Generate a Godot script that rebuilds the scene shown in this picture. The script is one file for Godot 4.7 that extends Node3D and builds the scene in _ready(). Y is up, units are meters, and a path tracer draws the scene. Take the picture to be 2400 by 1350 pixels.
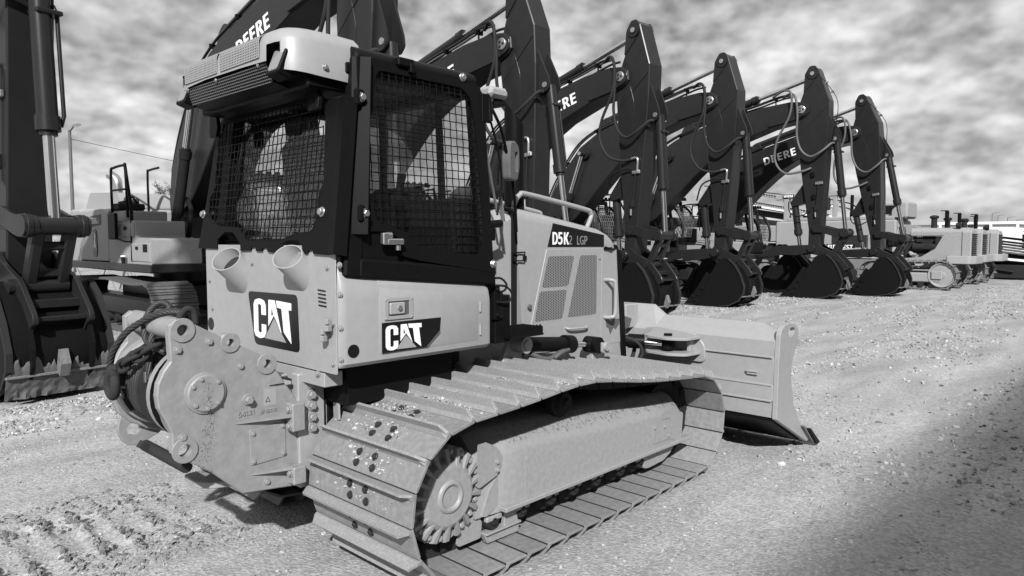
extends Node3D
# A yard of construction machines: a crawler dozer in front, a row of excavators behind it.
# x runs forward along the dozer, z to its right side, y up; metres.

const FZY := Basis(Vector3(0, 0, 1), Vector3(0, 1, 0), Vector3(1, 0, 0))   # profile in z,y drawn along x
const FXZ := Basis(Vector3(1, 0, 0), Vector3(0, 0, 1), Vector3(0, 1, 0))   # profile in x,z drawn along y
var M := {}
var rng := RandomNumberGenerator.new()
var shared := {}
var taken := {}

# ---------------------------------------------------------------- mesh builder
class MB:
	var v := PackedVector3Array()
	var n := PackedVector3Array()

	func tri(a: Vector3, b: Vector3, c: Vector3) -> void:
		var g := (b - a).cross(c - a)
		if g.length_squared() < 1e-18:
			return
		g = g.normalized()
		v.append(a); v.append(c); v.append(b)
		n.append(g); n.append(g); n.append(g)

	func quad(a: Vector3, b: Vector3, c: Vector3, d: Vector3) -> void:
		tri(a, b, c)
		tri(a, c, d)

	func add(o, xf := Transform3D()) -> MB:
		for i in o.v.size():
			v.append(xf * o.v[i])
			n.append((xf.basis * o.n[i]).normalized())
		return self

	func smooth(deg := 40.0) -> MB:
		var lim := cos(deg_to_rad(deg))
		var at := {}
		for i in v.size():
			var k := Vector3i((v[i] * 5000.0).round())
			if not at.has(k):
				at[k] = PackedInt32Array()
			at[k].append(i)
		var out := n.duplicate()
		for k in at:
			var l: PackedInt32Array = at[k]
			for i in l:
				var s := Vector3.ZERO
				for j in l:
					if n[i].dot(n[j]) > lim:
						s += n[j]
				out[i] = s.normalized()
		n = out
		return self

	func box(c: Vector3, s: Vector3, bev := 0.0, bs := Basis()) -> MB:
		var h := s * 0.5
		var r := PackedVector2Array([Vector2(-h.x, -h.y), Vector2(h.x, -h.y), Vector2(h.x, h.y), Vector2(-h.x, h.y)])
		if bev > 0.0:
			var b := minf(bev, minf(minf(h.x, h.y), h.z) * 0.7)
			bev = b
			r = PackedVector2Array([Vector2(-h.x + b, -h.y), Vector2(h.x - b, -h.y), Vector2(h.x, -h.y + b), Vector2(h.x, h.y - b), Vector2(h.x - b, h.y), Vector2(-h.x + b, h.y), Vector2(-h.x, h.y - b), Vector2(-h.x, -h.y + b)])
		prism(r, Transform3D(bs, c), -h.z, h.z, bev)
		return self

	func bar(a: Vector3, b: Vector3, w: float, hgt: float, up := Vector3.UP, bev := 0.0) -> MB:
		var z := (b - a).normalized()
		var x := up.cross(z)
		if x.length() < 0.01:
			x = (Vector3.UP if absf(z.y) < 0.9 else Vector3.RIGHT).cross(z)
		x = x.normalized()
		return box((a + b) * 0.5, Vector3(w, hgt, a.distance_to(b)), bev, Basis(x, z.cross(x), z))

	func inset(p: PackedVector2Array, d: float) -> PackedVector2Array:
		var o := PackedVector2Array()
		var c := p.size()
		for i in c:
			var e0 := (p[i] - p[(i + c - 1) % c]).normalized()
			var e1 := (p[(i + 1) % c] - p[i]).normalized()
			var n0 := Vector2(-e0.y, e0.x)
			var n1 := Vector2(-e1.y, e1.x)
			var m := n0 + n1
			var l := m.length_squared()
			if l < 0.3:
				o.append(p[i] + n0 * d)
			else:
				o.append(p[i] + m * (2.0 * d / l))
		return o

	func ccw(p: PackedVector2Array) -> PackedVector2Array:
		var a := 0.0
		for i in p.size():
			a += p[i].cross(p[(i + 1) % p.size()])
		if a < 0.0:
			p = p.duplicate()
			p.reverse()
		return p

	# a polygon drawn along the frame's z from t0 to t1, edges chamfered by bev
	func prism(pts: PackedVector2Array, fr: Transform3D, t0: float, t1: float, bev := 0.0) -> MB:
		return plate(pts, [], fr, t0, t1, bev)

	func plate(outer: PackedVector2Array, holes: Array, fr: Transform3D, t0: float, t1: float, bev := 0.0) -> MB:
		var p := ccw(outer)
		var flip := fr.basis.determinant() < 0.0
		var cap := p
		if bev > 0.0:
			cap = inset(p, bev)
		var full := cap.duplicate()
		for hh in holes:
			var h := ccw(hh)
			h.reverse()
			wall(h, h, fr, t0, t0, t1, t1, flip)
			# splice the hole in through a hair slit
			var bi := 0
			var bj := 0
			var bd := 1e9
			for i in full.size():
				for j in h.size():
					var d := full[i].distance_squared_to(h[j])
					if d < bd:
						bd = d; bi = i; bj = j
			var sl := (h[bj] - full[bi]).normalized()
			sl = Vector2(sl.y, -sl.x) * 1e-4
			var nf := PackedVector2Array()
			for i in bi + 1:
				nf.append(full[i])
			for j in h.size() + 1:
				nf.append(h[(bj + j) % h.size()] + (sl if j == h.size() else Vector2.ZERO))
			nf.append(full[bi] + sl)
			for i in range(bi + 1, full.size()):
				nf.append(full[i])
			full = nf
		var ix := Geometry2D.triangulate_polygon(full)
		if ix.is_empty():
			if bev > 0.0:
				return plate(outer, [], fr, t0, t1, 0.0)
			print('no caps ', full.size(), ' ', full[0])
		var wind := 1.0
		if ix.size() >= 3:
			wind = signf((full[ix[1]] - full[ix[0]]).cross(full[ix[2]] - full[ix[0]]))
		for i in range(0, ix.size(), 3):
			var a := full[ix[i]]
			var b := full[ix[i + 1]]
			var c := full[ix[i + 2]]
			if (wind < 0.0) != flip:
				var q := b
				b = c
				c = q
			tri(fr * Vector3(a.x, a.y, t1), fr * Vector3(b.x, b.y, t1), fr * Vector3(c.x, c.y, t1))
			tri(fr * Vector3(a.x, a.y, t0), fr * Vector3(c.x, c.y, t0), fr * Vector3(b.x, b.y, t0))
		if bev > 0.0:
			wall(cap, p, fr, t0, t0, t0 + bev, t0 + bev, flip)
			wall(p, p, fr, t0 + bev, t0 + bev, t1 - bev, t1 - bev, flip)
			wall(p, cap, fr, t1 - bev, t1 - bev, t1, t1, flip)
		else:
			wall(p, p, fr, t0, t0, t1, t1, flip)
		return self

	func wall(a: PackedVector2Array, b: PackedVector2Array, fr: Transform3D, s0: float, _s1: float, e0: float, _e1: float, flip: bool) -> void:
		for i in a.size():
			var j := (i + 1) % a.size()
			var p0 := fr * Vector3(a[i].x, a[i].y, s0)
			var p1 := fr * Vector3(a[j].x, a[j].y, s0)
			var p2 := fr * Vector3(b[j].x, b[j].y, e0)
			var p3 := fr * Vector3(b[i].x, b[i].y, e0)
			if flip:
				quad(p0, p3, p2, p1)
			else:
				quad(p0, p1, p2, p3)

	func tube(a: Vector3, b: Vector3, r: float, r2 := -1.0, seg := 12, caps := true) -> MB:
		if r2 < 0.0:
			r2 = r
		var z := (b - a).normalized()
		var x := z.cross(Vector3.UP if absf(z.y) < 0.9 else Vector3.RIGHT).normalized()
		var y := z.cross(x)
		for i in seg:
			var t0 := TAU * i / seg
			var t1 := TAU * (i + 1) / seg
			var d0 := x * cos(t0) + y * sin(t0)
			var d1 := x * cos(t1) + y * sin(t1)
			v.append_array([a + d0 * r, b + d1 * r2, a + d1 * r, a + d0 * r, b + d0 * r2, b + d1 * r2])
			n.append_array([d0, d1, d1, d0, d0, d1])
			if caps:
				tri(a, a + d1 * r, a + d0 * r)
				tri(b, b + d0 * r2, b + d1 * r2)
		return self

	func pipe(path: Array, r: float, seg := 8, caps := true) -> MB:
		var fx := Vector3.ZERO
		var rings := []
		var c := path.size()
		for i in c:
			var d: Vector3 = (path[mini(i + 1, c - 1)] - path[maxi(i - 1, 0)]).normalized()
			if fx == Vector3.ZERO:
				fx = d.cross(Vector3.UP if absf(d.y) < 0.9 else Vector3.RIGHT)
			fx = (fx - d * fx.dot(d)).normalized()
			var fy := d.cross(fx)
			var ring := PackedVector3Array()
			for k in seg:
				ring.append(fx * cos(TAU * k / seg) + fy * sin(TAU * k / seg))
			rings.append(ring)
		for i in c - 1:
			for k in seg:
				var l := (k + 1) % seg
				var a: Vector3 = path[i] + rings[i][k] * r
				var b: Vector3 = path[i] + rings[i][l] * r
				var e: Vector3 = path[i + 1] + rings[i + 1][l] * r
				var f: Vector3 = path[i + 1] + rings[i + 1][k] * r
				v.append_array([a, e, b, a, f, e])
				n.append_array([rings[i][k], rings[i + 1][l], rings[i][l], rings[i][k], rings[i + 1][k], rings[i + 1][l]])
		if caps:
			for k in seg:
				var l := (k + 1) % seg
				tri(path[0], path[0] + rings[0][l] * r, path[0] + rings[0][k] * r)
				tri(path[c - 1], path[c - 1] + rings[c - 1][k] * r, path[c - 1] + rings[c - 1][l] * r)
		return self

	# profile of (radius, height) pairs spun round the frame's z
	func lathe(prof: Array, fr: Transform3D, seg := 24) -> MB:
		for j in prof.size() - 1:
			var p: Vector2 = prof[j]
			var q: Vector2 = prof[j + 1]
			var e := (q - p).normalized()
			for i in seg:
				var c0 := Vector3(cos(TAU * i / seg), sin(TAU * i / seg), 0)
				var c1 := Vector3(cos(TAU * (i + 1) / seg), sin(TAU * (i + 1) / seg), 0)
				var a := fr * (c0 * p.x + Vector3(0, 0, p.y))
				var b := fr * (c1 * p.x + Vector3(0, 0, p.y))
				var c := fr * (c1 * q.x + Vector3(0, 0, q.y))
				var d := fr * (c0 * q.x + Vector3(0, 0, q.y))
				var m0 := (fr.basis * (c0 * e.y + Vector3(0, 0, -e.x))).normalized()
				var m1 := (fr.basis * (c1 * e.y + Vector3(0, 0, -e.x))).normalized()
				face3(a, b, c, m0, m1, m1)
				face3(a, c, d, m0, m1, m0)
		return self

	func face3(a: Vector3, b: Vector3, c: Vector3, na: Vector3, nb: Vector3, nc: Vector3) -> void:
		var g := (b - a).cross(c - a)
		if g.length_squared() < 1e-18:
			return
		if g.dot(na + nb + nc) > 0.0:
			v.append_array([a, c, b]); n.append_array([na, nc, nb])
		else:
			v.append_array([a, b, c]); n.append_array([na, nb, nc])

	# rows of points joined to a skin
	func loft(rows: Array, closed := true, cap0 := true, cap1 := true) -> MB:
		for i in rows.size() - 1:
			var a: PackedVector3Array = rows[i]
			var b: PackedVector3Array = rows[i + 1]
			for j in (a.size() if closed else a.size() - 1):
				var k := (j + 1) % a.size()
				quad(a[j], a[k], b[k], b[j])
		if cap0:
			fan(rows[0], true)
		if cap1:
			fan(rows[rows.size() - 1], false)
		return self

	func fan(r: PackedVector3Array, back: bool) -> void:
		var c := Vector3.ZERO
		for p in r:
			c += p
		c /= r.size()
		for j in r.size():
			var k := (j + 1) % r.size()
			if back:
				tri(c, r[k], r[j])
			else:
				tri(c, r[j], r[k])

	func ball(c: Vector3, r: Vector3, seg := 10) -> MB:
		var prof := []
		for i in seg / 2 + 1:
			var t := PI * i / (seg / 2) - PI * 0.5
			prof.append(Vector2(cos(t), sin(t)))
		return lathe_sm(prof, Transform3D(Basis.from_scale(r), c), seg)

	func lathe_sm(prof: Array, fr: Transform3D, seg := 24) -> MB:
		var m := MB.new()
		m.lathe(prof, fr, seg)
		for i in m.v.size():
			m.n[i] = ((fr.affine_inverse() * m.v[i]) / Vector3(1, 1, 1))
			m.n[i] = (fr.basis.inverse().transposed() * m.n[i]).normalized()
		return add(m)

	func quad2(a: float, b: float) -> MB:
		quad(Vector3(a, 0, a), Vector3(a, 0, b), Vector3(b, 0, b), Vector3(b, 0, a))
		return self

	func mesh() -> ArrayMesh:
		var arr := []
		arr.resize(Mesh.ARRAY_MAX)
		arr[Mesh.ARRAY_VERTEX] = v
		arr[Mesh.ARRAY_NORMAL] = n
		var am := ArrayMesh.new()
		am.add_surface_from_arrays(Mesh.PRIMITIVE_TRIANGLES, arr)
		return am

# ---------------------------------------------------------------- small helpers
func P2(a: Array) -> PackedVector2Array:
	var o := PackedVector2Array()
	for i in range(0, a.size(), 2):
		o.append(Vector2(a[i], a[i + 1]))
	return o

func P3(a: Array) -> Array:
	var o := []
	for i in range(0, a.size(), 3):
		o.append(Vector3(a[i], a[i + 1], a[i + 2]))
	return o

func circ(c: Vector2, r: float, seg := 20) -> PackedVector2Array:
	var o := PackedVector2Array()
	for i in seg:
		o.append(c + Vector2(cos(TAU * i / seg), sin(TAU * i / seg)) * r)
	return o

func rounded(p: PackedVector2Array, r: float, seg := 4) -> PackedVector2Array:
	var o := PackedVector2Array()
	var c := p.size()
	for i in c:
		var a := p[(i + c - 1) % c]
		var b := p[i]
		var d := p[(i + 1) % c]
		var rr := minf(r, minf(a.distance_to(b), b.distance_to(d)) * 0.48)
		var s := b + (a - b).normalized() * rr
		var e := b + (d - b).normalized() * rr
		for k in seg + 1:
			var t := float(k) / seg
			o.append(s.lerp(b, t).lerp(b.lerp(e, t), t))
	return o

func rect(x0: float, y0: float, x1: float, y1: float, r := 0.0) -> PackedVector2Array:
	var p := P2([x0, y0, x1, y0, x1, y1, x0, y1])
	return rounded(p, r) if r > 0.0 else p

func curve(pts: Array, per := 6) -> Array:
	var o := []
	for i in pts.size() - 1:
		var a: Vector3 = pts[maxi(i - 1, 0)]
		var b: Vector3 = pts[i]
		var c: Vector3 = pts[i + 1]
		var d: Vector3 = pts[mini(i + 2, pts.size() - 1)]
		for k in per:
			o.append(b.cubic_interpolate(c, a, d, float(k) / per))
	o.append(pts[pts.size() - 1])
	return o

func at(o: Vector3, b := Basis()) -> Transform3D:
	return Transform3D(b, o)

func facing(d: Vector3) -> Basis:
	var z := d.normalized()
	var x := (Vector3.UP if absf(z.y) < 0.9 else Vector3.RIGHT).cross(z).normalized()
	return Basis(x, z.cross(x), z)

func numbered(s: String) -> String:
	if not taken.has(s):
		taken[s] = 0
		return s
	taken[s] += 1
	return "%s_%03d" % [s, taken[s]]

func tag(o: Node, label: String, category: String, group := "", kind := "") -> Node:
	o.set_meta("label", label)
	if category != "":
		o.set_meta("category", category)
	if group != "":
		o.set_meta("group", group)
	if kind != "":
		o.set_meta("kind", kind)
	return o

func thing(called: String, label: String, category: String, pos := Vector3.ZERO, turn := 0.0, group := "") -> Node3D:
	var o := Node3D.new()
	o.name = numbered(called)
	add_child(o)
	o.position = pos
	o.rotation.y = turn
	tag(o, label, category, group)
	return o

func put(called: String, mesh: Mesh, m: Material, parent: Node = null, xf := Transform3D()) -> MeshInstance3D:
	var o := MeshInstance3D.new()
	if parent == null:
		o.name = numbered(called)
		add_child(o)
	else:
		o.name = called
		parent.add_child(o, true)
	o.mesh = mesh
	o.material_override = m
	o.transform = xf
	return o

func part(parent: Node, called: String, b: MB, m: Material) -> MeshInstance3D:
	return put(called, b.mesh(), m, parent)

func stuff(o: Node) -> Node:
	o.set_meta("kind", "stuff")
	return o

func ground_thing(called: String, b: MB, m: Material) -> MeshInstance3D:
	var o := put(called, b.mesh(), m)
	o.set_meta("kind", "structure")
	return o

# a hexagon bolt on a washer, shared mesh scaled to radius r
func bolt(parent: Node, p: Vector3, d: Vector3, r: float, m: Material, h := 1.0) -> MeshInstance3D:
	if not shared.has("bolt"):
		var b := MB.new()
		b.lathe([Vector2(0, 0.3), Vector2(1.25, 0.3), Vector2(1.32, 0.22), Vector2(1.32, 0)], Transform3D(), 12)
		var hx := circ(Vector2.ZERO, 0.95, 6)
		b.prism(hx, Transform3D(), 0.3, 1.0, 0.12)
		shared["bolt"] = b.mesh()
	var bs := facing(d)
	return put("bolt", shared["bolt"], m, parent, Transform3D(Basis(bs.x * r, bs.y * r, bs.z * r * h), p))

func words(parent: Node, s: String, m: Material, xf: Transform3D, w: float, h: float, depth := 0.004, bold := true) -> MeshInstance3D:
	var f := SystemFont.new()
	f.font_names = PackedStringArray(["Droid Sans"])
	f.font_weight = 700 if bold else 400
	var t := TextMesh.new()
	t.font = f
	t.text = s
	t.font_size = 32
	t.pixel_size = 0.01
	t.depth = 0.1
	t.curve_step = 1.0
	var bb := t.get_aabb()
	var sc := Vector3(w / bb.size.x, h / bb.size.y, depth / 0.1)
	var c := bb.get_center()
	var bs := Basis(xf.basis.x * sc.x, xf.basis.y * sc.y, xf.basis.z * sc.z)
	return put("lettering", t, m, parent, Transform3D(bs, xf.origin - bs * c))

# ---------------------------------------------------------------- materials
func noise_tex(seed_: int, freq: float, lo: float, hi: float, kind := FastNoiseLite.TYPE_SIMPLEX_SMOOTH, oct := 4, size := 512, as_normal := false, bump := 4.0) -> NoiseTexture2D:
	var f := FastNoiseLite.new()
	f.seed = seed_
	f.noise_type = kind
	f.frequency = freq
	f.fractal_octaves = oct
	if kind == FastNoiseLite.TYPE_CELLULAR:
		f.cellular_return_type = FastNoiseLite.RETURN_CELL_VALUE
		f.fractal_type = FastNoiseLite.FRACTAL_NONE
	var t := NoiseTexture2D.new()
	t.width = size
	t.height = size
	t.seamless = true
	t.noise = f
	if as_normal:
		t.as_normal_map = true
		t.bump_strength = bump
	else:
		var g := Gradient.new()
		g.set_color(0, Color(lo, lo, lo))
		g.set_color(1, Color(hi, hi, hi))
		t.color_ramp = g
	return t

func grey(l: float) -> Color:
	return Color(l, l, l).linear_to_srgb()

func mat(called: String, lum: float, rough: float, metal := 0.0, tex: Texture2D = null, scale := 1.0, nrm: Texture2D = null, nscale := 0.5) -> StandardMaterial3D:
	var m := StandardMaterial3D.new()
	m.albedo_color = grey(lum)
	m.roughness = rough
	m.metallic = metal
	if tex != null:
		m.albedo_texture = tex
	if nrm != null:
		m.normal_enabled = true
		m.normal_texture = nrm
		m.normal_scale = nscale
	if tex != null or nrm != null:
		m.uv1_triplanar = true
		m.uv1_scale = Vector3(scale, scale, scale)
	M[called] = m
	return m

func materials() -> void:
	var fine := noise_tex(3, 0.02, 0.955, 1.0)
	var blot := noise_tex(5, 0.012, 0.90, 1.0, FastNoiseLite.TYPE_SIMPLEX_SMOOTH, 5)
	var grit := noise_tex(7, 0.09, 0.76, 1.0, FastNoiseLite.TYPE_VALUE_CUBIC, 6)
	var gritn := noise_tex(7, 0.11, 0, 1, FastNoiseLite.TYPE_VALUE_CUBIC, 5, 512, true, 2.5)
	var castn := noise_tex(9, 0.03, 0, 1, FastNoiseLite.TYPE_SIMPLEX_SMOOTH, 4, 512, true, 3.0)
	var worn := noise_tex(11, 0.03, 0.90, 1.0, FastNoiseLite.TYPE_SIMPLEX_SMOOTH, 6)
	mat("paint", 0.315, 0.42, 0.0, fine, 1.3)
	mat("cast_paint", 0.27, 0.5, 0.0, blot, 2.0, castn, 0.28)
	mat("old_paint", 0.31, 0.6, 0.0, worn, 0.8)
	mat("frame_paint", 0.30, 0.5, 0.0, worn, 1.6)
	mat("black", 0.007, 0.42, 0.0, blot, 1.5)
	mat("cab_black", 0.007, 0.5, 0.0, worn, 1.1)
	mat("boom", 0.020, 0.32, 0.0, blot, 0.5)
	mat("rubber", 0.014, 0.6)
	mat("hose", 0.028, 0.55)
	mat("pale_hose", 0.10, 0.5, 0.0, worn, 3.0)
	mat("bucket", 0.009, 0.5, 0.0, worn, 0.9, gritn, 0.3)
	mat("bucket_steel", 0.20, 0.75, 0.0, grit, 1.2, gritn, 0.8)
	mat("mud", 0.15, 0.95, 0.0, grit, 2.0, gritn, 1.0)
	var scab := noise_tex(61, 0.016, 0.84, 1.0, FastNoiseLite.TYPE_SIMPLEX_SMOOTH, 6)
	for i in 5:
		var tm := mat("track_%d" % i, [.27, .245, .285, .26, .235][i], 0.65, 0.0, scab, 2.3, gritn, 0.55)
		tm.uv1_offset = Vector3(.13, .37, .21) * i
	mat("track_worn", 0.33, 0.6, 0.0, grit, 3.0, gritn, 0.6)
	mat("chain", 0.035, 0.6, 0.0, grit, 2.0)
	mat("rust", 0.045, 0.8, 0.0, grit, 5.0)
	mat("chrome", 0.75, 0.14, 1.0)
	mat("zinc", 0.45, 0.35, 0.8)
	mat("white", 0.82, 0.4)
	mat("lens", 0.22, 0.15)
	mat("decal", 0.006, 0.35)
	mat("screen", 0.085, 0.6)
	var pf := Image.create(64, 64, false, Image.FORMAT_RGB8)
	pf.fill(grey(0.22))
	for i in 64:
		for j in 64:
			var p := Vector2(fmod(i, 16.0) - 8.0, fmod(j + (8 if (i / 16) % 2 == 1 else 0), 16.0) - 8.0)
			if p.length() < 5.6:
				pf.set_pixel(i, j, grey(0.02))
	var pm := mat("perforated", 0.9, 0.5, 0.0, ImageTexture.create_from_image(pf), 13.0)
	pm.albedo_color = Color(1, 1, 1)
	mat("cable", 0.05, 0.55, 0.3, grit, 4.0)
	mat("silver", 0.55, 0.28, 0.9)
	mat("seat", 0.01, 0.8)
	mat("grey_plastic", 0.10, 0.55)
	mat("muddy_track", 0.13, 0.85, 0.0, grit, 1.0, gritn, 1.0)
	mat("pale_track", 0.22, 0.8, 0.0, grit, 1.0)
	mat("twig", 0.05, 0.9)
	var st := mat("stones", 1.0, 0.9)
	st.vertex_color_use_as_albedo = true
	var peb := noise_tex(31, 0.085, 0.82, 1.0, FastNoiseLite.TYPE_CELLULAR, 1, 1024)
	var pebn := noise_tex(33, 0.06, 0, 1, FastNoiseLite.TYPE_SIMPLEX_SMOOTH, 5, 1024, true, 5.0)
	var gr := mat("ground", 0.50, 0.95)
	gr.albedo_texture = peb
	gr.normal_enabled = true
	gr.normal_texture = pebn
	gr.normal_scale = 0.8
	gr.detail_enabled = true
	gr.detail_blend_mode = BaseMaterial3D.BLEND_MODE_MUL
	gr.detail_uv_layer = BaseMaterial3D.DETAIL_UV_2
	gr.detail_albedo = noise_tex(35, 0.010, 0.80, 1.0, FastNoiseLite.TYPE_SIMPLEX_SMOOTH, 6, 1024)
	for k in ["boom", "cab_black", "black", "bucket", "seat", "rubber", "chain", "rust", "hose"]:
		M[k].metallic_specular = 0.2
	M["boom"].metallic_specular = 0.36
	var g := mat("glass", 0.03, 0.03)
	g.transparency = BaseMaterial3D.TRANSPARENCY_ALPHA
	g.albedo_color = Color(0.10, 0.10, 0.10, 0.07)

# ---------------------------------------------------------------- the crawler dozer
const ZC := 0.03
const ZS := 0.80

func mz(z: float) -> float:
	return 2.0 * ZC - z

func body_row(x: float, yt: float, yc: float, ins: float) -> PackedVector3Array:
	var r := PackedVector3Array()
	var R := ZS - ins
	var prof := [R - 0.02, 1.10, R, 1.12, R, yc - 0.05, R - 0.003, yc - 0.01, R - 0.012, yc + 0.03, R - 0.048, yt - 0.03, R - 0.056, yt - 0.01, R - 0.072, yt]
	for i in range(0, prof.size(), 2):
		r.append(Vector3(x, prof[i + 1], prof[i]))
	for i in range(prof.size() - 2, -1, -2):
		r.append(Vector3(x, prof[i + 1], mz(prof[i])))
	return r

# the five-glyph-piece logo: letters C A T and the triangle under the A; unit square mapped by fr
func logo(parent: Node, fr: Transform3D, bgpts: PackedVector2Array, w: float, h: float) -> void:
	var bg := MB.new().prism(bgpts, fr, 0.0, 0.002)
	var o := part(parent, "decal", bg, M.decal)
	o.set_meta("label", "black decal with white capital letters and a grey triangle")
	var f := Transform3D(Basis(fr.basis.x * w, fr.basis.y * h, fr.basis.z), fr.origin)
	var c := P2([.335, .60, .335, .85, .29, .96, .2, 1, .13, 1, .04, .96, 0, .85, 0, .15, .04, .04, .13, 0, .2, 0, .29, .04, .335, .15, .335, .36, .215, .36, .215, .17, .19, .14, .145, .14, .12, .17, .12, .83, .145, .86, .19, .86, .215, .83, .215, .60])
	var a := P2([.415, 1, .575, 1, .735, .22, .555, .62, .40, .33])
	var ah := P2([.495, .84, .478, .60, .535, .64])
	var t := P2([.62, 1, 1, .97, 1, .80, .925, .80, .985, .0, .80, .25, .755, .81, .64, .83])
	var b := MB.new().prism(c, f, 0.002, 0.004)
	b.plate(a, [ah], f, 0.002, 0.004)
	b.prism(t, f, 0.002, 0.004)
	part(o, "lettering", b, M.white)
	part(o, "triangle", MB.new().prism(P2([.55, .54, .295, .02, .85, .0]), f, 0.002, 0.004), M.paint)

func wires(poly: PackedVector2Array, fr: Transform3D, step: float, r: float, jit := 0.0) -> MB:
	var b := MB.new()
	var x0 := 1e9; var x1 := -1e9; var y0 := 1e9; var y1 := -1e9
	for p in poly:
		x0 = minf(x0, p.x); x1 = maxf(x1, p.x); y0 = minf(y0, p.y); y1 = maxf(y1, p.y)
	for dir in 2:
		var lo := (x0 if dir == 0 else y0)
		var hi := (x1 if dir == 0 else y1)
		var k := 0
		var s := lo + step * 0.5
		while s < hi:
			var line := PackedVector2Array()
			var o := rng.randf_range(-jit, jit)
			if dir == 0:
				line = P2([s + o, y0 - 1, s - o, y1 + 1])
			else:
				line = P2([x0 - 1, s + o, x1 + 1, s - o])
			for seg in Geometry2D.intersect_polyline_with_polygon(line, poly):
				# the weave: every wire rises and dips over its neighbours
				var a: Vector2 = seg[0]
				var e: Vector2 = seg[seg.size() - 1]
				var cnt := maxi(2, int(a.distance_to(e) / step) + 1)
				var path := []
				for i in cnt + 1:
					var q := a.lerp(e, float(i) / cnt)
					var w := r * 0.8 * (1.0 if (i + k + dir) % 2 == 0 else -1.0)
					path.append(fr * Vector3(q.x, q.y, w))
				b.pipe(path, r, 5, false)
			s += step
			k += 1
	return b

func dozer() -> void:
	var D := thing("bulldozer", "light painted crawler bulldozer with caged black cab, rear winch and wide tracks", "bulldozer")
	dozer_body(D)
	print("body")
	dozer_cab(D)
	print("cab")
	dozer_roof(D)
	dozer_hood(D)
	dozer_blade(D)
	print("blade")
	dozer_winch(D)
	dozer_tracks(D)
	track_dirt()
	print("tracks")

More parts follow.
